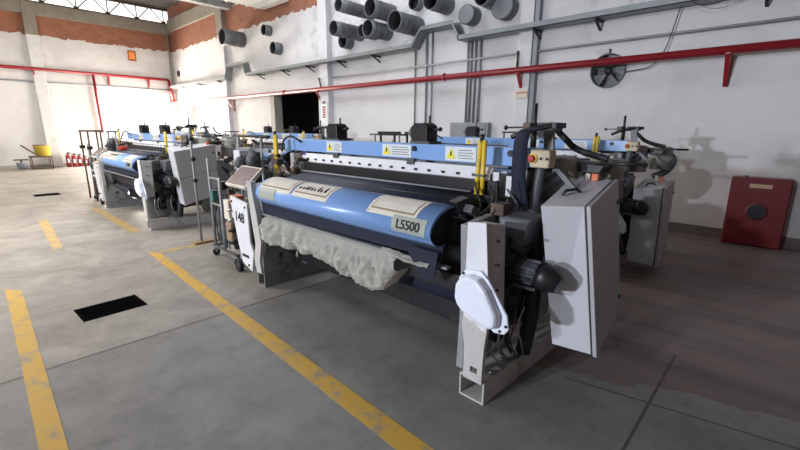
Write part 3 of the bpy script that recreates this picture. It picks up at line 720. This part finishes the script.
    # uprights carrying the beam
    for x0 in (-.02,2.56): P(MB().box((x0,.72,1.0),(x0+.08,.86,1.42)), 'beam_post', M['dark'], bev=.005)
    # yellow twin guide posts
    for xa, ya in ((-.42,.50),(2.36,.52)):
        b = MB(); b.cyl((xa,ya,1.13),(xa+.02,ya,1.58),.017,n=12); b.cyl((xa+.05,ya,1.13),(xa+.055,ya,1.58),.017,n=12); gp = P(b, 'guide_post', M['yellow'])
        P(MB().box((xa-.03,ya-.02,1.03),(xa+.09,ya+.03,1.13)), 'post_clamp', M['grey'], gp, bev=.004)
        P(MB().box((xa-.02,ya-.022,1.33),(xa+.07,ya+.022,1.345)), 'band', M['grey'], gp)
        P(MB().cyl((xa+.03,ya,1.57),(xa+.03,ya,1.62),.016,n=8), 'post_tip', M['dark'], gp)
    # black selvedge units on top of the beam
    for xa in (.42,1.64):
        b = MB(); b.prism([(xa-.09,1.545),(xa+.09,1.545),(xa+.09,1.675),(xa+.05,1.70),(xa-.05,1.70),(xa-.10,1.66),(xa-.09,1.62)],'y',.70,.84)
        su = P(b, 'selvedge_unit', M['dark'], bev=.006)
        P(MB().lathe((xa-.10,.77,1.62),(-1,0,0),[(.04,0),(.05,.01),(.05,.03),(.02,.04),(.02,.07)],n=16), 'dial', M['grey'], su)
        b = MB(); b.cyl((xa+.09,.77,1.64),(xa+.16,.77,1.65),.01,n=8); b.lathe((xa+.16,.77,1.65),(1,0,0),[(.012,0),(.02,.01),(.012,.03)],n=10); P(b, 'lever', M['black'], su)
        P(MB().cyl((xa+.06,.77,1.70),(xa+.06,.77,1.76),.008,n=8), 'stud', M['dark'], su)
        P(MB().box((xa-.1,.70,1.53),(xa+.12,.86,1.55)), 'unit_base', M['grey'], su)
    # small warp stop bracket row behind the beam
    b = MB()
    for x in (.85,1.05,1.22,1.42):
        b.cyl((x,1.0,1.42),(x,1.0,1.62),.012,n=8)
    b.box((.82,.985,1.60),(1.12,1.02,1.625)); b.box((1.20,.985,1.60),(1.48,1.02,1.625)); b.box((1.5,.99,1.5),(2.3,1.02,1.53))
    P(b, 'warp_stop_rack', M['dark'])
    P(MB().cyl((.2,1.15,1.42),(2.5,1.15,1.42),.05,n=18), 'back_rest_roller', M['steel'])
    # ---- right end
    # upper white front box with beige side, leg plate with slot
    P(MB().hexa([(2.69,-.02,.56),(2.865,-.02,.56),(2.88,.11,.56),(2.69,.11,.56),(2.69,-.02,1.13),(2.81,-.02,1.145),(2.84,.13,1.12),(2.69,.13,1.12)]), 'front_housing', M['foot'], bev=.008)
    b = MB(); b.prism([(2.688,.56),(2.688,1.135),(2.812,1.15),(2.835,.90),(2.862,.62),(2.84,.50)],'y',-.032,-.021); P(b, 'front_panel', M['white'], bev=.003)
    b = MB(); x0, x1 = 2.70, 2.835
    b.prism([(x0,.155),(x1,.155),(x1,.21),(x0,.21)],'y',-.03,.0)
    b.prism([(x0,.21),(x0+.05,.21),(x0+.05,.25),(x0,.25)],'y',-.03,.0); b.prism([(x0+.10,.21),(x1,.21),(x1,.25),(x0+.10,.25)],'y',-.03,.0)
    b.prism([(x0,.25),(x1,.25),(x1+.005,.40),(x1+.03,.62),(2.69,.62),(2.675,.50),(2.70,.38)],'y',-.03,.0)
    P(b, 'leg_plate', M['foot'], bev=.002)
    for z in (.75,.9,1.04): P(MB().cyl((2.84,.04,z),(2.86+.03*(1-z),.04,z),.009,n=8), 'housing_bolt', M['ink'])
    fl = [(2.655,.80),(2.70,.86),(2.80,.875),(2.86,.83),(2.985,.66),(3.0,.58),(2.975,.545),(2.91,.535),(2.82,.60),(2.68,.64)]
    P(MB().prism(fl,'y',-.052,-.034), 'cap_flange', M['cover'], bev=.006)
    cp = [(2.66,.70),(2.665,.78),(2.70,.835),(2.75,.853),(2.82,.845),(2.88,.79),(2.955,.66),(2.955,.59),(2.92,.565),(2.86,.575),(2.80,.595),(2.72,.62),(2.68,.655)]
    capo = P(MB().prism(cp,'y',-.052,-.115,.93), 'cap_cover', M['cover'], bev=.018)
    for (x,z) in ((2.69,.835),(2.95,.56),(2.985,.60)): P(MB().cyl((x,-.06,z),(x,-.05,z),.008,n=8), 'cap_screw', M['ink'], capo)
    # gear train
    b = MB()
    for (y,z,r,x) in ((.30,.86,.145,2.76),(.32,.60,.13,2.78),(.50,.98,.09,2.72),(.62,.45,.16,2.68),(.25,.40,.09,2.74)):
        b.lathe((x,y,z),(1,0,0),[(r,0),(r,.035),(r*.8,.036),(r*.78,.02),(r*.35,.02),(r*.33,.06),(.02,.06)],n=26)
    P(b, 'gear_train', M['dark'])
    b = MB(); b.box((2.66,.28,.5),(2.72,.36,1.0)); b.box((2.66,.5,.3),(2.70,.9,1.1)); P(b, 'gear_bracket', M['rust'], bev=.005)
    # motor with cooling fins and cap
    b = MB(); b.cyl((2.74,.34,.80),(2.97,.34,.80),.066,n=20)
    for k in range(12):
        a = 2*math.pi*k/12; c, s_ = math.cos(a), math.sin(a)
        b.hexa([(2.78,.34+c*.06-s_*.004,.80+s_*.06+c*.004),(2.97,.34+c*.06-s_*.004,.80+s_*.06+c*.004),(2.97,.34+c*.06+s_*.004,.80+s_*.06-c*.004),(2.78,.34+c*.06+s_*.004,.80+s_*.06-c*.004),
                (2.78,.34+c*.08-s_*.004,.80+s_*.08+c*.004),(2.97,.34+c*.08-s_*.004,.80+s_*.08+c*.004),(2.97,.34+c*.08+s_*.004,.80+s_*.08-c*.004),(2.78,.34+c*.08+s_*.004,.80+s_*.08-c*.004)])
    mo = P(b, 'drive_motor', M['hose'])
    P(MB().lathe((2.97,.34,.80),(1,0,-.35),[(.088,0),(.092,.03),(.085,.07),(.055,.125),(.05,.13)],n=8), 'motor_cap', M['black'], mo)
    P(MB().box((2.80,.29,.70),(2.96,.31,.72)), 'motor_strip', M['steel'], mo)
    make_cabinet(L, *CAB_B)
    # cream control box with stop button on the beam end
    sb = P(MB().box((2.71,.60,1.41),(2.845,.70,1.525)), 'control_box', mat('stained_cream_box',(.60,.52,.36),.5,var=.15,scale=9,dirt=(.28,.17,.08),dirt_amt=.3), bev=.012)
    P(MB().cyl((2.735,.605,1.47),(2.735,.585,1.47),.032,n=18), 'button_ring', M['yellow'], sb)
    P(MB().lathe((2.735,.59,1.47),(0,-1,0),[(.015,0),(.022,.005),(.024,.02),(.016,.026)],n=16), 'stop_button', M['redhot'], sb)
    for x in (2.79,2.83): P(MB().cyl((x,.602,1.47),(x,.594,1.47),.01,n=10), 'push_button', M['ink'], sb)
    # vertical tool post with side lever
    b = MB(); b.cyl((2.60,.85,1.53),(2.60,.85,1.83),.014,n=10); b.cyl((2.60,.85,1.53),(2.60,.85,1.70),.022,n=10)
    tp = P(b, 'sensor_post', M['dark'])
    b = MB(); b.cyl((2.60,.85,1.67),(2.42,.80,1.665),.006,n=8); b.lathe((2.42,.80,1.665),(-1,-.2,0),[(.008,0),(.018,.01),(.018,.02),(.006,.03)],n=12); P(b, 'side_lever', M['black'], tp)
    P(MB().box((2.53,.81,1.63),(2.59,.87,1.70)), 'clamp_block', M['rust'], tp, bev=.005)
    # dark gantry arm and sloping stay
    P(MB().tube(spline([(2.50,.72,1.60),(2.60,.74,1.645),(2.72,.80,1.675),(2.82,.86,1.68)]),.018,n=10), 'gantry_arm', M['dark'])
    P(MB().box((2.64,.80,1.645),(2.78,.92,1.70)), 'gantry_head', M['hose'], bev=.012)
    P(MB().hexa([(2.735,.78,1.37),(2.80,.78,1.37),(2.80,.80,1.37),(2.735,.80,1.37),(2.69,.80,1.66),(2.76,.80,1.66),(2.76,.83,1.66),(2.69,.83,1.66)]), 'gantry_strut', M['grey'])
    P(MB().hexa([(2.93,.77,1.27),(2.975,.77,1.27),(2.975,.79,1.27),(2.93,.79,1.27),(2.735,.78,1.45),(2.78,.78,1.45),(2.78,.80,1.45),(2.735,.80,1.45)]), 'gantry_strut', M['grey'])
    P(MB().tube(spline([(2.64,1.1,1.66),(2.72,1.1,1.59),(2.79,1.1,1.53),(2.88,1.12,1.49),(3.02,1.15,1.455)]),.023,n=12), 'feed_hose', M['rubber'])
    P(MB().cyl((2.98,1.12,1.425),(3.27,1.14,1.43),.012,n=8), 'side_bar', M['black'])
    P(MB().hexa([(2.88,1.0,1.36),(3.02,1.0,1.36),(3.02,1.2,1.36),(2.88,1.2,1.36),(2.84,1.0,1.44),(3.05,1.0,1.42),(3.05,1.2,1.42),(2.84,1.2,1.44)]), 'sensor_head', M['dark'], bev=.01)
    # dobby drums
    for (x,y,z,r,h) in ((2.73,1.02,1.14,.14,.33),(2.95,1.36,1.16,.13,.29),(2.60,1.5,1.2,.1,.22)):
        P(MB().lathe((x,y,z),(0,0,1),[(r,0),(r,h*.45),(r*1.06,h*.47),(r*1.06,h*.55),(r*.96,h*.57),(r*.96,h*.95),(r*.7,h)],n=28), 'dobby_drum', M['olive'])
    P(MB().tube(spline([(2.60,.80,1.10),(2.66,.72,1.16),(2.72,.76,1.26),(2.80,.90,1.34)]),.04,n=12), 'air_hose', M['hose'])
    P(MB().tube(spline([(2.78,.30,.98),(2.80,.42,.90),(2.80,.55,1.0),(2.74,.66,1.18),(2.74,.72,1.42)]),.035,n=12), 'air_hose', M['hose'])
    P(MB().tube(spline([(2.84,.46,.18),(2.86,.5,.5),(2.84,.52,.9),(2.80,.55,1.15)]),.05,n=12), 'air_hose', M['rubber'])
    P(MB().tube(spline([(3.0,1.35,1.38),(3.08,1.4,1.28),(3.02,1.38,1.14),(2.9,1.3,1.06)]),.045,n=12), 'air_hose', M['hose'])
    # clutter at the right inner side, near the selvedge
    rnd = random.Random(3)
    for k in range(16):
        x = rnd.uniform(2.36,2.6); y = rnd.uniform(.22,.62); z = rnd.uniform(.9,1.22); s_ = rnd.uniform(.02,.05)
        P(MB().box((x-s_,y-s_,z-s_*.7),(x+s_,y+s_,z+s_*.7), Matrix.Rotation(rnd.uniform(-.5,.5),3,'Z')@Matrix.Rotation(rnd.uniform(-.5,.5),3,'X')), 'machine_block', M[rnd.choice(['dark','rust','grey','black'])], bev=.004)
    for k in range(14):
        x = rnd.uniform(2.40,2.64); y = rnd.uniform(.2,.6)
        pts = [(x,y,rnd.uniform(.8,.95)),(x+rnd.uniform(-.08,.08),y+rnd.uniform(-.05,.05),1.05),(x+rnd.uniform(-.06,.1),y+.05,1.15),(x+rnd.uniform(-.04,.1),y+.12,rnd.uniform(1.2,1.35))]
        P(MB().tube(spline(pts,4),rnd.uniform(.005,.010),n=6), 'cable', M[rnd.choice(['rubber','hose','dark'])])
    P(MB().box((2.50,.74,1.20),(2.62,.80,1.36)), 'brown_cover_plate', M['brown'])
    P(MB().box((2.44,.60,1.26),(2.49,.63,1.36)), 'white_terminal', M['white'])
    P(MB().box((2.55,.60,1.20),(2.59,.63,1.34)), 'white_terminal', M['white'])
    P(MB().box((2.62,.3,1.12),(2.72,.4,1.2)), 'red_clamp', M['rust'], bev=.01)
    # grey panel behind the front housing
    P(MB().hexa([(2.70,.28,.95),(2.86,.30,.95),(2.86,.50,.95),(2.70,.5,.95),(2.68,.30,1.13),(2.90,.33,1.12),(2.90,.5,1.14),(2.7,.5,1.14)]), 'side_hood', M['hose'], bev=.02)
    # hanging cables at the right foot
    for k in range(9):
        x = 2.80+rnd.uniform(-.04,.08); y = .10+rnd.uniform(0,.3)
        pts = [(x,y,.55),(x+rnd.uniform(-.03,.03),y-.02,.42),(x+rnd.uniform(-.03,.03),y,.3),(x+rnd.uniform(-.03,.04),y+.05,rnd.uniform(.17,.24))]
        P(MB().tube(spline(pts,4),.006,n=6), 'cable', M[rnd.choice(['rust','hose','steel','rubber'])])
    # clutter at the left inner side
    for k in range(22):
        x = rnd.uniform(-.42,.14); y = rnd.uniform(.42,.75); z = rnd.uniform(1.0,1.38); s_ = rnd.uniform(.02,.055)
        P(MB().box((x-s_,y-s_,z-s_*.7),(x+s_,y+s_,z+s_*.7), Matrix.Rotation(rnd.uniform(-.6,.6),3,'Z')@Matrix.Rotation(rnd.uniform(-.5,.5),3,'Y')), 'machine_block', M[rnd.choice(['rust','rust','dark','grey'])], bev=.004)
    for (x,y,z,r) in ((-.16,.55,1.14,.06),(-.30,.52,1.12,.07),(.02,.5,1.2,.05),(-.08,.66,1.3,.05)):
        P(MB().lathe((x,y,z),(.5,-1,.3),[(r,0),(r,.03),(r*.6,.035),(r*.55,.06),(.01,.062)],n=18), 'pulley', M['rust'])
    P(MB().tube(spline([(.05,.45,1.12),(-.1,.44,1.2),(-.25,.5,1.24),(-.4,.56,1.18)]),.014), 'cable', M['steel'])
    P(MB().box((-.06,.64,1.28),(.0,.70,1.36)), 'white_terminal', M['cover'])
    P(MB().box((-.14,.70,1.22),(-.06,.76,1.40)), 'purple_block', M['purple'])
    P(MB().tube(spline([(-.25,.5,1.4),(-.28,.55,1.52),(-.2,.6,1.56),(-.1,.66,1.5)]),.012), 'air_hose', M['rubber'])
    P(MB().tube(spline([(-.45,.4,1.0),(-.52,.3,.95),(-.5,.25,.8),(-.42,.2,.7)]),.025), 'air_hose', M['rubber'])
    return L

B_O = (-3.98,2.046,0); B_R = R(-1.4)
loom = make_loom(); loom.location = B_O; loom.rotation_euler.z = B_R
looms = [(-10.31,2.03,0,0,'far left weaving loom with its plain grey cabinet behind the clamp pole'),
         (-4.2,4.95,0,0,'weaving loom directly behind the foreground one, between it and the red hose cabinet'),
         (-10.5,4.95,0,0,'weaving loom in the rear row seen between clamp pole and dark doorway'),
         (-16.8,4.95,0,0,'farthest weaving loom in the rear row, hidden behind the pale left loom')]
G = 'blue beamed weaving looms standing in two rows'
loom['group'] = G
made = [loom]
for x, y, z, rz, lab in looms:
    c = copy_tree(loom); c.location = (x,y,z); c.rotation_euler.z = rz; tag(c, lab, 'weaving loom', G); made.append(c)
tag(loom, 'large foreground weaving loom with the number 148 on its white panel', 'weaving loom', G)
npn = [c for c in loom.children if c.name.startswith('number_panel')][0]
text_mesh('panel_number', '148', .15, (-.305,-.0275,.70), (1,0,-.04), (0,0,1), M['ink'], npn)
# the other looms have their own cabinets
for k, cc, sm in ((1,CAB_A,True),(2,CAB_C,False)):
    for c in list(made[k].children):
        if c.name.startswith('electrical_cabinet'):
            for g in list(c.children): bpy.data.objects.remove(g)
            bpy.data.objects.remove(c)
    make_cabinet(made[k], cc[0], cc[1], sm)

def world(p, o=B_O, r=B_R):
    c, s_ = math.cos(r), math.sin(r); return (o[0]+p[0]*c-p[1]*s_, o[1]+p[0]*s_+p[1]*c, o[2]+p[2])
# far loom cabinet is plain grey on the door side: two doors line
# ---------------------------------------------------------------- plastic film bundle under the cover
def film():
    b = MB(); nu, nv = 300, 60; grid = []
    bot = [(.16,.60),(.22,.52),(.35,.53),(.62,.555),(1.08,.56),(1.40,.52),(1.62,.47),(1.80,.455),(1.95,.50),(2.06,.66)]
    def zb(x):
        for (a,c),(d,e) in zip(bot,bot[1:]):
            if a <= x <= d: return c+(e-c)*(x-a)/(d-a)
        return bot[-1][1] if x > 1 else bot[0][1]
    for i in range(nu+1):
        u = i/nu; x = .16+1.90*u; row = []; z0 = zb(x)
        for j in range(nv+1):
            v = j/nv; z = .785-(.785-z0)*min(1,v*1.5) if v < .667 else z0+(v-.667)*.5*(.7-z0)
            y = .055-.11*math.sin(math.pi*min(1,v*1.25))*(1-.3*u) if v < .667 else .0+(v-.667)*.55
            k = Vector((x*6,y*4,z*5)); amp = .028*min(1,v*4)
            y += amp*(noise.noise(k*1.3)*2+abs(noise.noise(k*2.7))*1.6-.5) + amp*.8*math.sin(x*34+noise.noise(Vector((x*3,z*5,1)))*4)*(.4+.6*v)
            y += amp*(.55*abs(noise.noise(Vector((x*16,y*6,z*5+3))))+.45*abs(noise.noise(Vector((x*30+z*6,y*9,z*12))))-.3)
            z += .014*noise.noise(k*2.1+Vector((5,0,0)))*min(1,v*4)
            row.append(b.bm.verts.new((x+.02*noise.noise(k*1.7+Vector((0,9,0)))*v,y,z)))
        grid.append(row)
    for i in range(nu):
        for j in range(nv): b._f((grid[i][j],grid[i+1][j],grid[i+1][j+1],grid[i][j+1]), True)
    return b
o = film().build('plastic_sheet', M['film']); o.location = B_O; o.rotation_euler.z = B_R
tag(o, 'crumpled translucent cream plastic sheeting hanging under the blue cover of the foreground loom', 'plastic sheet')
# grey film scrap and navy cloth at the right end under the cover
b = MB(); grid = []
for i in range(40):
    x = 1.95+i*.45/39; row = []
    for j in range(10):
        v = j/9; z = .825-.045*v-.01*math.sin(x*9); y = .0-.04*math.sin(v*3)+.02*noise.noise(Vector((x*14,v*4,3)))
        row.append(b.bm.verts.new((x,y,z+.012*noise.noise(Vector((x*18,v*3,7))))))
    grid.append(row)
for i in range(39):
    for j in range(9): b._f((grid[i][j],grid[i+1][j],grid[i+1][j+1],grid[i][j+1]), True)
o = b.build('plastic_scrap', M['film']); o.location = B_O; o.rotation_euler.z = B_R
tag(o, 'small grey crumpled film scrap at the right end under the blue cover', 'plastic sheet')
b = MB(); b.prism([(2.18,.90),(2.47,.90),(2.44,.74),(2.36,.68),(2.26,.80)],'y',-.022,-.014)
o = b.build('cloth_corner', M['navy']); o.location = B_O; o.rotation_euler.z = B_R
tag(o, 'corner of navy cloth hanging below the right end of the blue cover', 'cloth')
# navy strap hung over the gantry
b = MB(); pts = spline([(2.75,.72,1.66),(2.71,.62,1.655),(2.665,.57,1.62),(2.655,.56,1.45),(2.665,.56,1.30),(2.70,.55,1.15)],6); w = .048
prev = None
for p in pts:
    q = [b.bm.verts.new(p+Vector((-w,0,0))), b.bm.verts.new(p+Vector((w,0,0))), b.bm.verts.new(p+Vector((w,.012,.006))), b.bm.verts.new(p+Vector((-w,.012,.006)))]
    if prev:
        for a in range(4): b._f((prev[a],prev[(a+1)%4],q[(a+1)%4],q[a]), True)
    else: b._f(q)
    prev = q
b._f(prev[::-1])
o = b.build('cloth_strap', M['navy']); o.location = B_O; o.rotation_euler.z = B_R
tag(o, 'dark navy cloth strap hanging over the right end of the blue beam', 'strap')
# red cloth on the far loom
b = MB(); b.box((-.02,.34,1.16),(.22,.52,1.27)); 
o = b.build('red_cloth', M['redhot'], bev=.05); o.location = (-10.31,2.03,0); tag(o, 'red cloth lying on the left end of the far loom', 'cloth')

# ---------------------------------------------------------------- yarn stand on castors
def make_stand():
    S = empty('yarn_stand')
    P = lambda mb, name, m, par=None, bev=0: mb.build(name, m, par or S, bev)
    for (x,y) in ((-.42,0),(.22,0),(-.42,.42),(.22,.42)):
        c = P(MB().lathe((x-.012,y,.05),(1,0,0),[(.04,0),(.05,.006),(.05,.022),(.04,.028)],n=18), 'castor', M['black'])
        P(MB().box((x-.02,y-.015,.05),(x+.03,y+.015,.12)), 'castor_fork', M['steelgrey'], c)
    b = MB(); b.box((-.45,-.03,.12),(.26,.0,.15)); b.box((-.45,.40,.12),(.26,.43,.15)); b.box((-.45,0,.12),(-.42,.40,.15)); b.box((.23,0,.12),(.26,.40,.15)); P(b, 'base_frame', M['grey'])
    for x, zt in ((-.42,1.28),(-.12,1.05)): P(MB().cyl((x,.0,.15),(x,.0,zt),.020,n=10), 'upright_tube', M['steelgrey'])
    P(MB().cyl((-.42,.42,.15),(-.42,.42,1.55),.018,n=10), 'upright_tube', M['steelgrey'])
    P(MB().cyl((.2,.42,.15),(.2,.42,1.55),.018,n=10), 'upright_tube', M['steelgrey'])
    P(MB().cyl((-.55,.42,1.55),(.4,.42,1.55),.016,n=10), 'top_bar', M['dark'])
    P(MB().cyl((-.42,0,.70),(-.12,0,.70),.015,n=8), 'cross_bar', M['steelgrey'])
    P(MB().cyl((-.42,0,1.03),(-.12,0,1.03),.015,n=8), 'cross_bar', M['steelgrey'])
    P(MB().box((-.36,-.04,.74),(-.27,.03,.88)), 'green_box', mat('teal_box', (.05,.16,.15), .5), bev=.006)
    P(MB().box((-.02,-.02,.28),(.14,.12,.52)), 'package', M['brown'], bev=.02)
    P(MB().box((-.02,-.02,.56),(.12,.10,.80)), 'white_box', M['cream'], bev=.01)
    for k in range(5): P(MB().tube(spline([(-.3+k*.07,.02,.16),(-.33+k*.08,.0,.35),(-.3+k*.07,.03,.6),(-.28+k*.06,.02,.85)],4),.009,n=6), 'air_hose', M['hose'])
    for (x,y,z) in ((-.50,.50,1.27),(-.25,.52,1.20),(-.05,.45,1.33),(.05,.68,1.25)):
        f = P(MB().lathe((x,y,z),(.75,-.5,-.22),[(.085,0),(.095,.02),(.095,.05),(.07,.055),(.07,.30),(.05,.34),(.02,.36)],n=24), 'weft_feeder', M['hose'])
        P(MB().lathe((x,y,z),(-.75,.5,.22),[(.05,0),(.045,.02),(.03,.03)],n=16), 'feeder_cap', M['dark'], f)
        P(MB().cyl((x+.1,y-.05,z),(x+.1,y-.05,z+.14),.01,n=8), 'feeder_clamp', M['steelgrey'], f)
    for (x,y,z,w_,h,k) in ((-.30,.10,.20,.10,.14,'dark'),(-.14,.06,.90,.07,.10,'black'),(-.02,.08,.84,.07,.08,'rust'),(-.36,.08,.55,.06,.12,'grey'),(.04,.10,.16,.08,.10,'dark'),(-.22,.12,.40,.06,.18,'steelgrey'),(-.14,.2,1.02,.08,.08,'rust'),(.06,.25,.95,.07,.12,'dark')):
        P(MB().box((x-w_/2,y-w_/2,z),(x+w_/2,y+w_/2,z+h)), 'stand_box', M[k], bev=.005)
    for k in range(5): P(MB().tube(spline([(-.42+k*.11,.06,.2),(-.40+k*.10,.02,.5),(-.36+k*.1,.08,.8),(-.34+k*.09,.25,1.1),(-.3+k*.1,.4,1.3)],4),.008,n=6), 'air_hose', M[('rubber','hose')[k%2]])
    b = MB(); b.box((-.5,.40,1.36),(.4,.44,1.40)); P(b, 'feeder_rail', M['steelgrey'])
    P(MB().box((-.48,.36,1.10),(-.30,.5,1.36)), 'feeder_box', M['white'], bev=.01)
    return S
st = make_stand(); st.location = world((-1.0,.12,0)); st.rotation_euler.z = B_R
SG = 'castored weft yarn stands at the left ends of the looms'
tag(st, 'castored yarn stand with tubes and feeders beside the 148 panel', 'yarn stand', SG)
for x, y, lab in ((-11.35,2.15,'yarn stand at the left end of the far left loom, by the red extinguishers'),
                  (-5.3,5.0,'yarn stand of the rear loom seen over the foreground console'),
                  (-11.5,5.0,'yarn stand at the left end of the rear middle loom')):
    c = copy_tree(st); c.location = (x,y,0); c.rotation_euler.z = 0; tag(c, lab, 'yarn stand', SG)
# second rack of posts on the far loom stand
t = empty('yarn_rack', (-11.9,2.1,0)); tag(t, 'tall thin rack of dark posts at the far end of the pale left loom', 'rack')
for x in (-.2,.55): MB().cyl((x,0,0),(x,0,1.56),.018,n=8).build('rack_post', M['browndark'], t)
for x in (.85,1.2): MB().cyl((x,.1,.9),(x,.1,1.56),.016,n=8).build('rack_post', M['browndark'], t)
b = MB(); b.cyl((-.3,0,1.56),(1.4,.1,1.57),.02,n=8); b.build('top_bar', M['browndark'], t)
for x in (-.2,.55): MB().cyl((x,-.05,1.2),(x,.05,1.2),.04,n=8).build('clamp_knob', M['dark'], t)

# clamp pole between the looms
t = empty('clamp_pole', (-6.13,2.3,0)); tag(t, 'thin steel pole with black clamps in front of the grey cabinet of the far loom', 'pole')
MB().box((-.07,-.12,0),(.07,.30,.035)).build('base', M['brown'], t, bev=.004)
MB().cyl((0,0,.03),(-.03,0,1.70),.017,n=12).build('pole', M['steelgrey'], t)
for z in (.92,1.22,1.50):
    MB().lathe((-.05,0,z),(1,0,0),[(.015,0),(.03,.01),(.035,.05),(.03,.07),(.012,.08)],n=12).build('clamp', M['black'], t)
MB().box((-.03,-.04,1.66),(.0,.04,1.69)).build('top_clip', M['black'], t)

# ---------------------------------------------------------------- things by the left wall
t = empty('hand_trolley', (-22.05,2.42,0)); tag(t, 'low dark metal trolley holding a yellow tub by the left column', 'trolley')
b = MB(); b.box((-.3,-.35,.46),(.3,.32,.50)); b.build('deck', M['browndark'], t)
b = MB(); b.box((-.3,-.35,.08),(.3,.32,.11)); b.build('lower_shelf', M['browndark'], t)
for x in (-.28,.25):
    for y in (-.33,.29): MB().box((x,y,0),(x+.03,y+.03,.46)).build('leg', M['browndark'], t)
MB().tube([(.28,-.05,.5),(.28,-.35,.75),(.28,-.52,.92),(-.28,-.52,.92),(-.28,-.35,.75),(-.28,-.05,.5)],.018).build('handle', M['browndark'], t)
t2 = empty('plastic_tub', (-22.05,2.5,.50)); tag(t2, 'large yellow tub standing on the dark trolley', 'tub')
MB().lathe((0,0,0),(0,0,1),[(.23,0),(.27,.38),(.28,.385),(.28,.40),(.26,.40)],n=28).build('tub_body', M['tub'], t2)
MB().lathe((0,0,.40),(0,0,1),[(.27,0),(.285,.01),(.27,.04),(.05,.05)],n=28).build('lid', M['brown'], t2)
t = empty('mop_bucket', (-22.25,1.82,0)); tag(t, 'small blue grey bucket with a dark flat top left of the trolley', 'bucket')
MB().lathe((0,0,0),(0,0,1),[(.13,0),(.17,.24),(.18,.25),(.15,.25)],n=22).build('bucket_body', mat('blue_grey_plastic', (.34,.36,.46), .5), t)
MB().box((-.14,-.22,.34),(.14,.22,.38)).build('tray', M['browndark'], t)
MB().cyl((0,0,.24),(0,0,.34),.03,n=8).build('stem', M['browndark'], t)
ex = None
exl = ['tallest red fire extinguisher, nearest the left column', 'second red fire extinguisher from the left column', 'third red fire extinguisher from the left column', 'small fire extinguisher fourth from the left column', 'small fire extinguisher next to the pale one']
for k, (dy, s_) in enumerate(((0,1.),(.19,.92),(.38,.85),(.56,.7),(.73,.62))):
    if ex is None:
        ex = empty('fire_extinguisher'); 
        MB().lathe((0,0,.0),(0,0,1),[(.09,0),(.10,.02),(.10,.42),(.085,.48),(.04,.52),(.03,.54)],n=22).build('cylinder', M['red'], ex)
        MB().box((-.02,-.03,.54),(.02,.08,.60)).build('valve', M['black'], ex)
        MB().tube(spline([(0,.05,.58),(.02,.14,.52),(.02,.13,.35),(.02,.11,.2)]),.012).build('hose', M['rubber'], ex)
        MB().box((.085,-.05,.18),(.103,.05,.34)).build('label', M['sticker'], ex); c = ex
    else: c = copy_tree(ex)
    c.location = (-22.3+.05*(k%2),3.32+dy,0); c.scale = (.85,.85,s_)
    tag(c, exl[k], 'fire extinguisher', 'fire extinguishers along the left wall')
t = empty('powder_can', (-22.3,4.24,0)); tag(t, 'small cream can at the end of the extinguisher row', 'can')
MB().lathe((0,0,0),(0,0,1),[(.08,0),(.085,.30),(.06,.34)],n=18).build('can_body', M['cream'], t)
MB().cyl((0,0,.34),(0,0,.37),.04,n=12).build('cap', M['red'], t)

# ---------------------------------------------------------------- light
w = bpy.data.worlds.new('sky'); SC.world = w; w.use_nodes = True
bg = w.node_tree.nodes['Background']; bg.inputs[0].default_value = (1.0,.985,.97,1); bg.inputs[1].default_value = 1.6
def area(name, loc, target, sx, sy, power, col, spread=180):
    L = bpy.data.lights.new(name, 'AREA'); L.shape = 'RECTANGLE'; L.size = sx; L.size_y = sy; L.energy = power; L.color = col; L.spread = R(spread)
    o = bpy.data.objects.new(name, L); COL.objects.link(o); o.location = loc
    o.rotation_euler = (Vector(target)-Vector(loc)).to_track_quat('-Z','Y').to_euler(); return o
area('gate_daylight', (XL-.6,(g0+g1)/2,1.9), (-8,4,.6), 3.4, 3.6, 2300, (1,.90,.77))
area('back_opening_light', ((ox0+ox1)/2,YW+.6,1.5), (-17,0,.5), 4, 2.8, 800, (1,.93,.83))  # added lamp behind the made-up opening in the back wall
area('clerestory_daylight', (XL-.5,1,6.8), (-14,1,2), .7, 13, 800, (1,.92,.80))
area('left_roof_light', (-16,-1,7.0), (-16,0,0), 4, 10, 1250, (1,.88,.72))
area('window_light', (-4.9,-11.9,2.8), (-.6,5.5,1.6), .4, .4, 1150, (.84,.885,1))
area('window_light', (-3.4,-11.9,5.6), (-1.6,6,1.2), .35, .35, 620, (.84,.89,1))
area('roof_fill', (-9,-1.5,7.0), (-7.6,.6,0), 2.5, 3, 210, (1,.94,.86), 80)  # added unseen lamp, narrow spread, keeps the left floor bright
area('roof_fill', (-9.5,4.6,7.0), (-9.5,5.2,0), 7, 2.5, 300, (.90,.93,1))

# ---------------------------------------------------------------- camera
cam = bpy.data.cameras.new('camera'); co = bpy.data.objects.new('camera', cam); COL.objects.link(co)
yaw, pitch, roll, F = R(-43.077), R(13.038), R(.394), 414.5
f = Vector((math.sin(yaw)*math.cos(pitch), math.cos(yaw)*math.cos(pitch), -math.sin(pitch)))
r_ = Vector((math.cos(yaw), -math.sin(yaw), 0)); u_ = r_.cross(f)
r2 = r_*math.cos(roll)+u_*math.sin(roll); u2 = -r_*math.sin(roll)+u_*math.cos(roll)
co.matrix_world = Matrix(((r2.x,u2.x,-f.x,0),(r2.y,u2.y,-f.y,0),(r2.z,u2.z,-f.z,1.65),(0,0,0,1)))
cam.sensor_fit = 'HORIZONTAL'; cam.sensor_width = 36; cam.lens = 36*F/800; cam.clip_start = .05
SC.camera = co
SC.view_settings.view_transform = 'Standard'; SC.view_settings.look = 'None'; SC.view_settings.gamma = 1
SC.view_settings.use_curve_mapping = False; SC.view_settings.exposure = 0
